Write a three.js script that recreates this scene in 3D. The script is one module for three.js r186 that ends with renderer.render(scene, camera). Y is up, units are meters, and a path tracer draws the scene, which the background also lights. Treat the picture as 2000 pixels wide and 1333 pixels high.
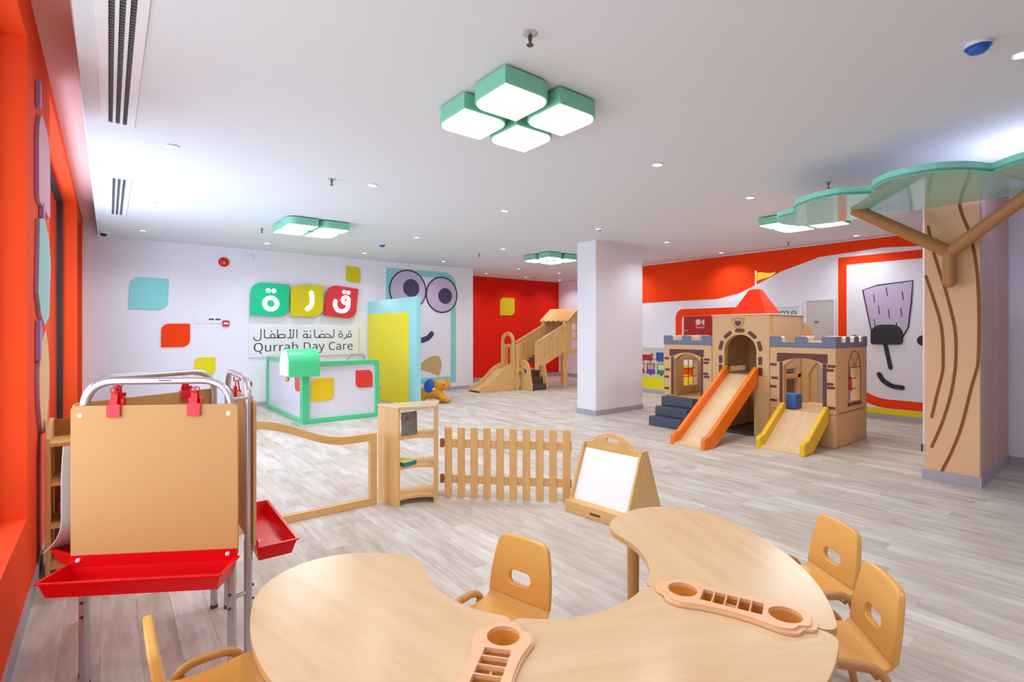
import * as THREE from 'three';
import { RoundedBoxGeometry } from 'three/addons/geometries/RoundedBoxGeometry.js';
import { mergeGeometries, toCreasedNormals } from 'three/addons/utils/BufferGeometryUtils.js';
import { RectAreaLightUniformsLib } from 'three/addons/lights/RectAreaLightUniformsLib.js';
import { MarchingCubes } from 'three/addons/objects/MarchingCubes.js';
RectAreaLightUniformsLib.init();

// Room axes: u = world x (along the sign wall), w = -world z (away along the orange wall), y up, metres.
const scene = new THREE.Scene();
scene.background = new THREE.Color(0.09, 0.14, 0.22);
const camera = new THREE.PerspectiveCamera(67.36, 2000 / 1333, 0.02, 60);
camera.position.set(0, 1.5, 0);
camera.lookAt(0.6189, 1.5, -0.7854);
camera.setViewOffset(2000, 1333, 0, 20.5, 2000, 1333);
const renderer = new THREE.WebGLRenderer({ antialias: true });
renderer.toneMapping = THREE.LinearToneMapping;
renderer.toneMappingExposure = 2.0;
renderer.shadowMap.enabled = true;

const LAMP = 10.0, SPOT = 1.8, DAY = 8.5;
const lampColor = new THREE.Color(0.9, 0.955, 1.0);
const dayColor = new THREE.Color(0.94, 0.97, 1.0);
function areaLight(name, color, intensity, w, h, pos, dir, parent = scene) {
  const l = new THREE.RectAreaLight(color, intensity, w, h);
  l.name = name; l.position.set(...pos); parent.add(l);
  l.lookAt(new THREE.Vector3(...pos).sub(new THREE.Vector3(...dir)));   // emits along -z, towards dir
  l.quaternion.setFromUnitVectors(new THREE.Vector3(0, 0, -1), new THREE.Vector3(...dir).normalize());
  return l;
}
// daylight reflected up from the street into the two window openings of the orange wall
areaLight('daylight_near_window', dayColor, DAY * 0.15, 3.4, 2.3, [-0.8, 1.6, -1.9], [1, 0.12, 0]);
areaLight('daylight_far_window', dayColor, DAY, 3.0, 2.3, [-0.8, 1.6, -6.9], [1, 0.12, 0]);

// ------------------------------------------------------------------ helpers
let seed = 7;
const rnd = () => { seed = (seed * 1664525 + 1013904223) >>> 0; return seed / 4294967296; };
const V = (x, y, z) => new THREE.Vector3(x, y, z);
const used = {};
function numbered(n) { const k = used[n] || 0; used[n] = k + 1; return k ? `${n}_${String(k).padStart(3, '0')}` : n; }
function thing(name, label, category, [u, y, w] = [0, 0, 0], turn = 0, group) {
  const o = new THREE.Group(); o.name = numbered(name); scene.add(o);
  o.position.set(u, y, -w); o.rotation.y = turn; o.userData = { label, category };
  if (group) o.userData.group = group;
  return o;
}
function flat(g) {
  let r = g.index ? g.toNonIndexed() : g.clone();
  for (const k of Object.keys(r.attributes)) if (!['position', 'normal', 'uv'].includes(k)) r.deleteAttribute(k);
  if (!r.attributes.normal) r.computeVertexNormals();
  if (!r.attributes.uv) r.setAttribute('uv', new THREE.BufferAttribute(new Float32Array(r.attributes.position.count * 2), 2));
  r.morphAttributes = {}; r.clearGroups();
  return r;
}
const join = (list) => (Array.isArray(list) ? (list.length === 1 ? list[0] : mergeGeometries(list.map(flat))) : list);
function mesh(name, geo, mat, parent, grain) {
  let g = join(geo);
  if (grain) g = triUV(g, grain);
  const m = new THREE.Mesh(g, mat); m.name = name; parent.add(m);
  return m;
}
function solo(name, geo, mat, label, category, group, grain) {   // a thing that is one mesh, moved to its own base
  const m = mesh(numbered(name), geo, mat, scene, grain); m.userData = { label, category };
  if (group) m.userData.group = group;
  return settle(m);
}
function struct(name, geo, mat, parent = scene) {
  const m = mesh(name, geo, mat, parent); if (parent === scene) m.userData = { kind: 'structure' };
  return m;
}
// put the origin of a thing, modelled in room coordinates, at its base
function settle(o) {
  o.updateMatrixWorld(true);
  const b = new THREE.Box3();
  o.traverse((c) => { if (c.isMesh) { c.geometry.computeBoundingBox(); b.union(c.geometry.boundingBox); } });
  const p = V((b.min.x + b.max.x) / 2, b.min.y, (b.min.z + b.max.z) / 2), done = new Set();
  o.traverse((c) => { if (c.isMesh && !done.has(c.geometry)) { done.add(c.geometry); c.geometry.translate(-p.x, -p.y, -p.z); } else if (c.isLight) c.position.sub(p); });
  o.position.copy(p);
  return o;
}
function triUV(geo, grain) {   // box mapping in metres, u along the grain axis
  const g = flat(geo), p = g.attributes.position, n = g.attributes.normal, uv = g.attributes.uv;
  const ax = { x: 0, y: 1, z: 2 }[grain], off = rnd() * 3;
  for (let i = 0; i < p.count; i++) {
    const P = [p.getX(i), p.getY(i), p.getZ(i)], N = [Math.abs(n.getX(i)), Math.abs(n.getY(i)), Math.abs(n.getZ(i))];
    const d = N[0] > N[1] && N[0] > N[2] ? 0 : N[1] > N[2] ? 1 : 2;
    let a = ax, b;
    if (d === ax) { a = (ax + 1) % 3; b = (ax + 2) % 3; } else b = 3 - ax - d;
    uv.setXY(i, P[a] + off, P[b] + off * 0.7);
  }
  return g;
}
const box = (sx, sy, sz, x = 0, y = 0, z = 0, r = 0) => (r > 0 ? new RoundedBoxGeometry(sx, sy, sz, 2, Math.min(r, sx / 2.01, sy / 2.01, sz / 2.01)) : new THREE.BoxGeometry(sx, sy, sz)).translate(x, y, z);
const slab = (u0, u1, y0, y1, w0, w1, r = 0) => box(u1 - u0, y1 - y0, w1 - w0, (u0 + u1) / 2, (y0 + y1) / 2, -(w0 + w1) / 2, r);
const span = (x0, x1, y0, y1, z0, z1, r = 0) => box(x1 - x0, y1 - y0, z1 - z0, (x0 + x1) / 2, (y0 + y1) / 2, (z0 + z1) / 2, r);
const cyl = (r1, r2, h, x, y, z, seg = 24) => new THREE.CylinderGeometry(r1, r2, h, seg).translate(x, y, z);
function bar(p, q, r, seg = 12, r2 = r) {
  const a = V(...p), b = V(...q), d = b.clone().sub(a), g = new THREE.CylinderGeometry(r2, r, d.length(), seg);
  g.applyQuaternion(new THREE.Quaternion().setFromUnitVectors(V(0, 1, 0), d.clone().normalize()));
  return g.translate((a.x + b.x) / 2, (a.y + b.y) / 2, (a.z + b.z) / 2);
}
function beam(p, q, sx, sz) {   // rectangular stick from p to q
  const a = V(...p), b = V(...q), d = b.clone().sub(a), g = new THREE.BoxGeometry(sx, d.length(), sz);
  g.applyQuaternion(new THREE.Quaternion().setFromUnitVectors(V(0, 1, 0), d.clone().normalize()));
  return g.translate((a.x + b.x) / 2, (a.y + b.y) / 2, (a.z + b.z) / 2);
}
const tube = (pts, r, n = 40, seg = 10) => new THREE.TubeGeometry(new THREE.CatmullRomCurve3(pts.map((p) => V(...p)), false, 'centripetal'), n, r, seg, false);
function bentTube(pts, rad, r, seg = 12) {   // polyline with rounded corners, capped
  const path = new THREE.CurvePath(), P = pts.map((p) => V(...p)); let from = P[0];
  for (let i = 1; i < P.length - 1; i++) {
    const a = P[i].clone().add(P[i - 1].clone().sub(P[i]).setLength(rad)), b = P[i].clone().add(P[i + 1].clone().sub(P[i]).setLength(rad));
    path.add(new THREE.LineCurve3(from, a)); path.add(new THREE.QuadraticBezierCurve3(a, P[i], b)); from = b;
  }
  path.add(new THREE.LineCurve3(from, P[P.length - 1]));
  return [new THREE.TubeGeometry(path, 120, r, seg, false), new THREE.SphereGeometry(r, seg, 6).translate(...pts[0]), new THREE.SphereGeometry(r, seg, 6).translate(...pts[pts.length - 1])];
}
function extr(shape, depth, bevel = 0, curveSegments = 10) {   // from z = 0 to z = depth
  const g = new THREE.ExtrudeGeometry(shape, { depth: depth - 2 * bevel, bevelEnabled: bevel > 0, bevelThickness: bevel, bevelSize: bevel, bevelOffset: -bevel, bevelSegments: 2, curveSegments });
  return bevel > 0 ? g.translate(0, 0, bevel) : g;
}
const flatUp = (shape, y0, y1, bevel = 0, cs = 16) => extr(shape, y1 - y0, bevel, cs).rotateX(-Math.PI / 2).translate(0, y0, 0);   // shape drawn in (u, w)
function poly(pts) { const s = new THREE.Shape(); pts.forEach(([x, y], i) => (i ? s.lineTo(x, y) : s.moveTo(x, y))); s.closePath(); return s; }
function rrect(x0, y0, x1, y1, r, S = THREE.Shape) {   // r: number or [bl, br, tr, tl]
  const [bl, br, tr, tl] = Array.isArray(r) ? r : [r, r, r, r], s = new S();
  s.moveTo(x0 + bl, y0); s.lineTo(x1 - br, y0); if (br) s.absarc(x1 - br, y0 + br, br, -Math.PI / 2, 0);
  s.lineTo(x1, y1 - tr); if (tr) s.absarc(x1 - tr, y1 - tr, tr, 0, Math.PI / 2);
  s.lineTo(x0 + tl, y1); if (tl) s.absarc(x0 + tl, y1 - tl, tl, Math.PI / 2, Math.PI);
  s.lineTo(x0, y0 + bl); if (bl) s.absarc(x0 + bl, y0 + bl, bl, Math.PI, Math.PI * 1.5);
  return s;
}
const leaf = (x0, y0, x1, y1, r, flip, S) => rrect(x0, y0, x1, y1, flip ? [r, 0, r, 0] : [0, r, 0, r], S);
const circle = (x, y, r, S = THREE.Shape) => { const s = new S(); s.absarc(x, y, r, 0, Math.PI * 2); return s; };
function ring(x, y, r0, r1) { const s = circle(x, y, r1); s.holes.push(circle(x, y, r0, THREE.Path)); return s; }
function ribbon(pts, width, smooth = true, n = 36) {   // the outline of a brush stroke with round ends
  const C = smooth ? new THREE.CatmullRomCurve3(pts.map(([x, y]) => V(x, y, 0)), false, 'centripetal').getPoints(n) : pts.map(([x, y]) => V(x, y, 0));
  const L = [], R = [], h = width / 2; let a0, a1;
  C.forEach((p, i) => {
    const t = C[Math.min(i + 1, C.length - 1)].clone().sub(C[Math.max(i - 1, 0)]).normalize();
    if (!i) a0 = Math.atan2(t.y, t.x); a1 = Math.atan2(t.y, t.x);
    L.push([p.x - t.y * h, p.y + t.x * h]); R.push([p.x + t.y * h, p.y - t.x * h]);
  });
  const cap = (p, a) => [1, 2, 3, 4, 5].map((k) => [p.x + Math.cos(a - k * Math.PI / 6) * h, p.y + Math.sin(a - k * Math.PI / 6) * h]);
  return poly([...L, ...cap(C[C.length - 1], a1 + Math.PI / 2), ...R.reverse(), ...cap(C[0], a0 - Math.PI / 2)]);
}
function sdf(f, c, half, res) {   // mesh the zero level of a distance field
  const mc = new MarchingCubes(res, new THREE.MeshStandardMaterial(), false, false, 80000), h = res / 2;
  mc.isolation = 0;
  for (let z = 0; z < res; z++) for (let y = 0; y < res; y++) for (let x = 0; x < res; x++)
    mc.field[x + y * res + z * res * res] = -f(c[0] + (x - h) / h * half, c[1] + (y - h) / h * half, c[2] + (z - h) / h * half);
  mc.update();
  const g = new THREE.BufferGeometry(), n = mc.count;
  g.setAttribute('position', new THREE.BufferAttribute(new Float32Array(mc.positionArray.slice(0, n * 3)), 3));
  g.setAttribute('normal', new THREE.BufferAttribute(new Float32Array(mc.normalArray.slice(0, n * 3)), 3));
  return g.scale(half, half, half).translate(...c);
}
const copy = (o, label, [x, y, z], turn = 0, group) => {
  const c = o.clone(); c.name = numbered(o.name.replace(/_\d{3}$/, '')); c.userData = { ...o.userData, label }; if (group) c.userData.group = group;
  c.position.set(x, y, -z); c.rotation.y = turn; scene.add(c); return c;
};

// ------------------------------------------------------------------ textures and materials
const hash = (x, y, s) => { let h = Math.imul(x, 374761393) + Math.imul(y, 668265263) + Math.imul(s, 1274126177); h = Math.imul(h ^ (h >>> 13), 1274126177); return ((h ^ (h >>> 16)) >>> 0) / 4294967296; };
function vnoise(x, y, px, py, s) {   // tileable value noise
  const xi = Math.floor(x), yi = Math.floor(y), fx = x - xi, fy = y - yi, m = (a, b) => ((a % b) + b) % b, sm = (t) => t * t * (3 - 2 * t);
  const a = hash(m(xi, px), m(yi, py), s), b = hash(m(xi + 1, px), m(yi, py), s), c = hash(m(xi, px), m(yi + 1, py), s), d = hash(m(xi + 1, px), m(yi + 1, py), s);
  const u = sm(fx), v = sm(fy);
  return a + (b - a) * u + (c - a) * v + (a - b - c + d) * u * v;
}
function woodTexture(w, h, metres, dark, light, spots, s, contrast = 1.15, cut = 1) {   // grain runs along x; one tile covers metres x metres*h/w
  const data = new Uint8Array(w * h * 4);
  for (let y = 0; y < h; y++) for (let x = 0; x < w; x++) {
    const X = x / w, Y = y / h;
    const wob = vnoise(X * 4, Y * 6, 4, 6, s + 9) * 0.9;
    let g = 0.45 * vnoise(X * 3 * cut, Y * 28 + wob, 3 * cut, 28, s) + 0.3 * vnoise(X * 6 * cut, Y * 70, 6 * cut, 70, s + 1) + 0.25 * vnoise(X * 14 * cut, Y * 150, 14 * cut, 150, s + 2);
    const blotch = vnoise(X * 5, Y * 7, 5, 7, s + 3) * 0.6 + vnoise(X * 11, Y * 17, 11, 17, s + 4) * 0.4;
    g = Math.min(1, Math.max(0, (g - 0.5) * contrast + 0.5 + (blotch - 0.5) * spots));
    for (let c = 0; c < 3; c++) data[(y * w + x) * 4 + c] = dark[c] + (light[c] - dark[c]) * g;
    data[(y * w + x) * 4 + 3] = 255;
  }
  const t = new THREE.DataTexture(data, w, h); t.wrapS = t.wrapT = THREE.RepeatWrapping; t.magFilter = THREE.LinearFilter; t.colorSpace = THREE.SRGBColorSpace;
  t.repeat.set(1 / metres, w / h / metres); t.needsUpdate = true;
  return t;
}
function noiseTexture(n, cells, s) {
  const data = new Uint8Array(n * n * 4);
  for (let y = 0; y < n; y++) for (let x = 0; x < n; x++) {
    const v = 255 * (0.5 * vnoise(x / n * cells, y / n * cells, cells, cells, s) + 0.5 * vnoise(x / n * cells * 3, y / n * cells * 3, cells * 3, cells * 3, s + 1));
    data.set([v, v, v, 255], (y * n + x) * 4);
  }
  const t = new THREE.DataTexture(data, n, n); t.wrapS = t.wrapT = THREE.RepeatWrapping; t.magFilter = THREE.LinearFilter; t.needsUpdate = true;
  return t;
}
const M = (color, roughness = 0.6, extra = {}) => new THREE.MeshPhysicalMaterial({ color, roughness, ...extra });
const floorMap = woodTexture(1024, 512, 2.4, [194, 178, 164], [226, 221, 216], 0.9, 11, 1.15, 3);
const beechMap = woodTexture(512, 512, 0.8, [224, 174, 106], [240, 196, 130], 0.25, 23);
const mapleMap = woodTexture(512, 512, 1.1, [219, 178, 132], [231, 196, 153], 0.35, 31, 0.9);
const chuteMap = woodTexture(256, 256, 0.8, [226, 186, 138], [240, 208, 168], 0.4, 47);
const mdfBump = noiseTexture(128, 16, 5);
const mat = {
  wall: M('#f5f0f8', 0.85), ceiling: M('#e7eaee', 0.9), orange: M('#ff4f1e', 0.75, { specularIntensity: 0.5 }), red: M('#ef220f', 0.85, { specularIntensity: 0.4 }), base: M('#b3adb8', 0.5),
  plank: new THREE.MeshPhysicalMaterial({ map: floorMap, vertexColors: true, roughness: 0.55, specularIntensity: 0.5 }), subfloor: M('#c9bcb0', 0.8),
  beech: M('#ffffff', 0.45, { map: beechMap }), maple: M('#ffffff', 0.24, { map: mapleMap }), chute: M('#ffffff', 0.5, { map: chuteMap }),
  mdf: M('#d3a062', 0.6), mdfEdge: M('#a86a2c', 0.6), plastic: M('#efb05a', 0.3), legTan: M('#d29c5c', 0.32), peach: M('#f1bb8e', 0.28), amber: M('#e39a3c', 0.4),
  metal: M('#d9d6dc', 0.28, { metalness: 0.75 }), steel: M('#c9c6cc', 0.3, { metalness: 0.6 }), darkMetal: M('#5c5a5c', 0.4, { metalness: 0.7 }), redPlastic: M('#e30613', 0.25), white: M('#f4f2f4', 0.5), paper: M('#f3f1f6', 0.8),
  dark: M('#1d1b20', 0.5), ink: M('#2a2733', 0.6), navyGlass: M('#2c4568', 0.15), frameDark: M('#2b1d1b', 0.5),
  cyan: M('#8fdde0', 0.5), cyanDeep: M('#8fd8d6', 0.6), yellow: M('#f2de00', 0.5), mustard: M('#e0cc00', 0.5), leafOrange: M('#ff430c', 0.8, { specularIntensity: 0.4 }), leafGreen: M('#0fca92', 0.4), leafRed: M('#e03038', 0.4),
  green: M('#4fd18b', 0.3), panel: M('#e6e0ea', 0.25), lamp: M('#84d0ae', 0.45), lilac: M('#cdbcd8', 0.6), pupil: M('#453d5e', 0.6), tan: M('#cfae72', 0.6),
  canvas: M('#e0b480', 0.55, { bumpMap: mdfBump, bumpScale: 0.0006 }), cream: M('#ecd8c2', 0.55), brown: M('#6b3630', 0.6), slateBlue: M('#6f7c93', 0.55), slate: M('#47505f', 0.5), foamOrange: M('#ff7a0a', 0.4), foamYellow: M('#f5c60a', 0.4), foamRed: M('#ff3008', 0.4), foamBlue: M('#3f6bbd', 0.6),
  mat: M('#4a3a38', 0.7), trunk: M('#efbc90', 0.6), trunkPale: M('#d8ad9c', 0.6), bark: M('#95501f', 0.7), branch: M('#b97f4a', 0.45), teal: M('#93efd8', 0.3), blue: M('#1463c8', 0.4), elephant: M('#f0a010', 0.4),
  glass: M('#ffffff', 0.03, { transmission: 1, ior: 1.45 }), canopy: M('#9fe8d6', 0.1, { ior: 1.5, clearcoat: 0.35, clearcoatRoughness: 0.05 }),
  glow: new THREE.MeshStandardMaterial({ color: '#ffffff', emissive: '#ffffff', emissiveIntensity: 1.4, roughness: 0.6 }),
  letter: new THREE.MeshStandardMaterial({ color: '#ffffff', emissive: '#fff6f2', emissiveIntensity: 1.1, roughness: 0.5 }),
  purple: M('#b88fc6', 0.5), pink: M('#e39ab0', 0.5), mint: M('#9ed3cf', 0.5), sand: M('#f0be7a', 0.5), door: M('#cfc8c0', 0.5), board: M('#ffffff', 0.3),
};
function canvasMat(w, h, draw, rough = 0.5) {
  const c = document.createElement('canvas'); c.width = w; c.height = h; draw(c.getContext('2d'), w, h);
  const t = new THREE.CanvasTexture(c); t.colorSpace = THREE.SRGBColorSpace;
  return new THREE.MeshPhysicalMaterial({ map: t, roughness: rough });
}

// ------------------------------------------------------------------ structure
const UO = -0.34, WS = 11.05, UR = 10.25, UX = 11.75, WX = 12.4, H = 3.09, WB = -5.6;
const floor = struct('floor', slab(UO - 0.6, UX + 0.3, -0.12, -0.006, WB - 0.2, WX + 0.3), mat.subfloor);
{
  // planks of 0.15 m, laid along w; the 300 that show largest are parts, the rest one merged part
  const W = 0.15, L = 1.05, T = 0.006, tones = [[1, 1, 1], [0.92, 0.895, 0.87], [0.97, 0.965, 0.96], [0.89, 0.855, 0.82], [1.04, 1.035, 1.03], [0.95, 0.94, 0.935]];
  const vars = [];
  for (let t = 0; t < tones.length; t++) for (let k = 0; k < 4; k++) {
    const g = new THREE.BoxGeometry(W - 0.0007, T, L - 0.0007); g.translate(0, -T / 2, 0);
    const p = g.attributes.position, uv = g.attributes.uv, col = new Float32Array(p.count * 3), o1 = (t * 0.37 + k * 0.61) % 2.4, o2 = (t * 0.23 + k * 0.171) % 1.2;
    for (let i = 0; i < p.count; i++) { uv.setXY(i, p.getZ(i) + o1, p.getX(i) + o2); col.set(tones[t], i * 3); }
    g.setAttribute('color', new THREE.BufferAttribute(col, 3)); vars.push(g);
  }
  const all = [];
  for (let i = 0, u = UO - 0.14; u < UX + 0.1; u += W, i++) {
    let w = WB - 0.3 - hash(i, 3, 5) * L;
    for (let j = 0; w < WX + 0.1; w += L, j++) {
      const cu = u + W / 2, cw = w + L / 2, d = 0.6189 * cu + 0.7854 * cw, r = 0.7854 * cu - 0.6189 * cw;
      const vis = d > 0.9 && Math.abs(r / d) < 1.05 && 1.5 / d < 0.78;
      all.push({ cu, cw, v: Math.floor(hash(i, j, 77) * vars.length), a: vis ? 1 / d ** 3 : 0 });
    }
  }
  all.sort((p, q) => q.a - p.a);
  all.slice(0, 300).forEach((p) => { const m = new THREE.Mesh(vars[p.v], mat.plank); m.name = 'plank'; m.position.set(p.cu, 0, -p.cw); floor.add(m); });
  const rest = mergeGeometries(all.slice(300).map((p) => vars[p.v].clone().translate(p.cu, 0, -p.cw)));
  const far = new THREE.Mesh(rest, mat.plank); far.name = 'far_planks'; far.userData = { kind: 'stuff' }; floor.add(far);
}
// ceiling slab with cut-outs for the air slots; a curtain pocket runs along the orange wall
const UE = -0.14;
{
  const s = poly([[UE, WB - 0.2], [UX + 0.2, WB - 0.2], [UX + 0.2, WX + 0.2], [UE, WX + 0.2]]);
  const cut = (u0, u1, w0, w1) => { const p = new THREE.Path(); p.moveTo(u0, w0); p.lineTo(u1, w0); p.lineTo(u1, w1); p.lineTo(u0, w1); p.closePath(); s.holes.push(p); };
  cut(1.49, 4.7, 10.44, 10.475); cut(6.67, 10.1, 10.86, 10.895); cut(10.17, 10.2, 3.4, 7.9);
  cut(-0.03, 0.14, 2.35, 4.97); cut(0.005, 0.175, 6.7, 8.9);
  struct('ceiling', flatUp(s, H, H + 0.08), mat.ceiling);
  struct('ceiling_void', [slab(UE - 0.02, UX + 0.2, H + 0.16, H + 0.2, WB - 0.2, WX + 0.2)], mat.ceiling);
  struct('trim_1', [slab(UO - 0.2, UE + 0.02, 3.34, 3.40, WB - 0.2, WS + 0.2), slab(UE - 0.0, UE + 0.02, H + 0.08, 3.34, WB - 0.2, WS + 0.1)], M('#f2bcb4', 0.8));  // white pocket lining tinted salmon: the orange wall's bounce light put into its colour
}
// orange wall with three deep window openings
{
  const wins = [[-1.9, 3.74, 0.5, 3.06], [5.06, 9.1, 0.1, 3.24], [9.35, 10.85, 0.1, 3.24]];
  const s = poly([[WB - 0.2, 0], [WS + 0.1, 0], [WS + 0.1, 3.4], [WB - 0.2, 3.4]]);
  for (const [a, b, y0, y1] of wins) s.holes.push(rrect(a, y0, b, y1, 0, THREE.Path));
  const wall = struct('wall_orange', extr(s, 0.26).rotateY(Math.PI / 2).translate(UO - 0.26, 0, 0), mat.orange);
  wins.forEach(([a, b, y0, y1], i) => {
    const f = new THREE.Shape(); f.moveTo(a, y0); f.lineTo(b, y0); f.lineTo(b, y1); f.lineTo(a, y1); f.closePath();
    const q = new THREE.Path(); q.moveTo(a + 0.05, y0 + 0.05); q.lineTo(b - 0.05, y0 + 0.05); q.lineTo(b - 0.05, y1 - 0.05); q.lineTo(a + 0.05, y1 - 0.05); q.closePath(); f.holes.push(q);
    const win = struct('window_' + (i + 1), extr(f, 0.06).rotateY(Math.PI / 2).translate(UO - 0.2, 0, 0), mat.frameDark);
    mesh('pane', slab(UO - 0.175, UO - 0.17, y0 + 0.04, y1 - 0.04, a + 0.04, b - 0.04), i ? mat.tintGlass || (mat.tintGlass = M('#c4ccd6', 0.05, { transmission: 1, ior: 1.45 })) : mat.glass, win);
    for (const t of i ? [] : [0.33, 0.66]) mesh('mullion', slab(UO - 0.2, UO - 0.14, y0, y1, a + (b - a) * t - 0.025, a + (b - a) * t + 0.025), i ? mat.orange : mat.frameDark, win);
  });
  struct('baseboard_orange', slab(UO, UO + 0.012, 0, 0.09, WB, WS), mat.base);
}
struct('wall_sign', slab(UO - 0.1, 7.42, 0, 3.4, WS, WS + 0.16), mat.wall);
struct('wall_recess_left', slab(7.28, 7.42, 0, H + 0.1, WS + 0.16, WX + 0.05), mat.wall);
struct('wall_red', slab(7.3, UX + 0.1, 0, H + 0.1, WX, WX + 0.15), mat.red);
struct('wall_recess_right', slab(UX, UX + 0.15, 0, H + 0.1, 8.4, WX), mat.wall);
struct('wall_recess_return', slab(UR + 0.1, UX + 0.15, 0, H + 0.1, 8.25, 8.4), mat.wall);
struct('wall_right', slab(UR, UR + 0.15, 0, H + 0.1, WB, 8.4), mat.wall);
struct('wall_near_right', slab(7.95, 8.1, 0, H + 0.02, WB, 1.84), mat.wall);
struct('wall_behind', slab(UO - 0.4, UR + 0.1, 0, 3.4, WB - 0.15, WB), mat.wall);
struct('pillar_white', slab(6.72, 8.02, 0, H + 0.01, 6.15, 6.6), mat.wall);
struct('baseboard_pillar', slab(6.708, 8.032, 0, 0.09, 6.138, 6.612), mat.base);
struct('baseboard_sign', slab(UO, 7.43, 0, 0.09, WS - 0.012, WS), mat.base);
struct('baseboard_red', slab(7.42, UX, 0, 0.12, WX - 0.012, WX), mat.base);
struct('baseboard_right', slab(UR - 0.012, UR, 0, 0.09, 1.0, 8.4), mat.base);
struct('baseboard_recess', slab(UX - 0.012, UX, 0, 0.12, 8.4, WX), mat.base);
struct('baseboard_near_right', [slab(7.938, 7.95, 0, 0.09, WB, 1.852), slab(7.938, 8.11, 0, 0.09, 1.84, 1.852)], mat.base);

// ------------------------------------------------------------------ ceiling things
// petal lamps: four leaf-shaped boxes
function petalLamp(u, w, rot, label) {
  const t = thing('petal_ceiling_lamp', label, 'ceiling lamp', [u, H, w], rot, 'green petal ceiling lamps');
  mesh('mounting_plate', box(0.3, 0.02, 0.3, 0, -0.01, 0), mat.lamp, t);
  const s = 0.205;
  for (const [a, b] of [[-1, -1], [1, -1], [-1, 1], [1, 1]]) {
    const cx = a * 0.222, cw = b * 0.222;
    const body = mesh('petal_body', flatUp(leaf(cx - s, cw - s, cx + s, cw + s, 0.13, false), -0.118, -0.012, 0.006), mat.lamp, t);
    mesh('diffuser', flatUp(leaf(cx - s + 0.012, cw - s + 0.012, cx + s - 0.012, cw + s - 0.012, 0.12, false), -0.123, -0.117), mat.glow, body);
    areaLight('petal_light', lampColor, LAMP, 0.32, 0.32, [cx, -0.13, -cw], [0, -1, 0], t);
  }
  return t;
}
// sharp corners lie on the (-u,-w) / (+u,+w) diagonal of every petal: leaf() rounds tl and br
petalLamp(2.27, 2.83, 0, 'large green petal ceiling lamp nearest the camera, beside the close sprinkler');
petalLamp(2.36, 7.82, Math.PI / 2, 'green petal ceiling lamp in front of the sign wall above the reception desk');
petalLamp(7.33, 7.98, 0, 'small-looking green petal ceiling lamp left of the white pillar');
petalLamp(7.6, 3.08, Math.PI / 2, 'green petal ceiling lamp partly behind the tree canopy, above the play castle');

petalLamp(2.27, -2.15, 0, 'green petal ceiling lamp behind the camera, near the orange wall');
const names = ['first', 'second', 'third', 'fourth', 'fifth', 'sixth'];
const rows = { 10.1: 'row beside the sign wall', 7.85: 'second row from the sign wall', 5.38: 'third row from the sign wall', 2.98: 'fourth row from the sign wall', 0.49: 'row nearest the camera' };
const downProto = new THREE.Group();
{
  const prof = [[0.034, 0], [0.036, 0.012], [0.048, 0.006], [0.05, 0], [0.048, -0.003]].map(([x, y]) => new THREE.Vector2(x, y));
  mesh('trim_ring', new THREE.LatheGeometry(prof.map((p) => new THREE.Vector2(p.x, p.y - 0.004)), 28), mat.white, downProto);
  mesh('lens', cyl(0.037, 0.037, 0.004, 0, 0.0, 0, 24), mat.glow, downProto);
}
function downlight(u, w, label) {
  const t = thing('downlight', label, 'downlight', [u, H - 0.003, w], 0, 'recessed ceiling downlights');
  for (const c of downProto.children) t.add(c.clone());
  const l = new THREE.SpotLight(lampColor, SPOT, 0, 1.25, 1.0, 2); l.name = 'downlight_beam'; l.position.set(0, -0.02, 0); l.target.position.set(0, -2, 0); l.shadow.radius = 2; t.add(l); t.add(l.target); l.target.name = 'beam_target';
}
const cols = [0.43, 2.26, 4.12, 6.01, 7.86, 9.8];
for (const [w, list] of [[10.1, [0, 1, 2, 3, 4]], [7.85, [0, 2, 3, 5]], [5.38, [0, 1, 2, 3, 4, 5]], [2.98, [2, 3, 5]], [0.49, [0, 1, 2, 3]]])
  for (const c of list) downlight(cols[c] + (c === 4 && w === 10.1 ? 0.4 : 0), w + (cols[c] - 4) * 0.03, `downlight, ${names[c]} column from the orange wall, ${rows[w]}`);
downlight(8.23, 11.6, 'recessed downlight in the red alcove, nearest the corner of the sign wall');
downlight(9.74, 11.7, 'recessed downlight in the red alcove, centre of its row');
downlight(9.77, 10.3, 'recessed downlight above the wooden play tower roof');
downlight(11.13, 11.7, 'recessed downlight at the far right end of the red alcove');

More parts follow.
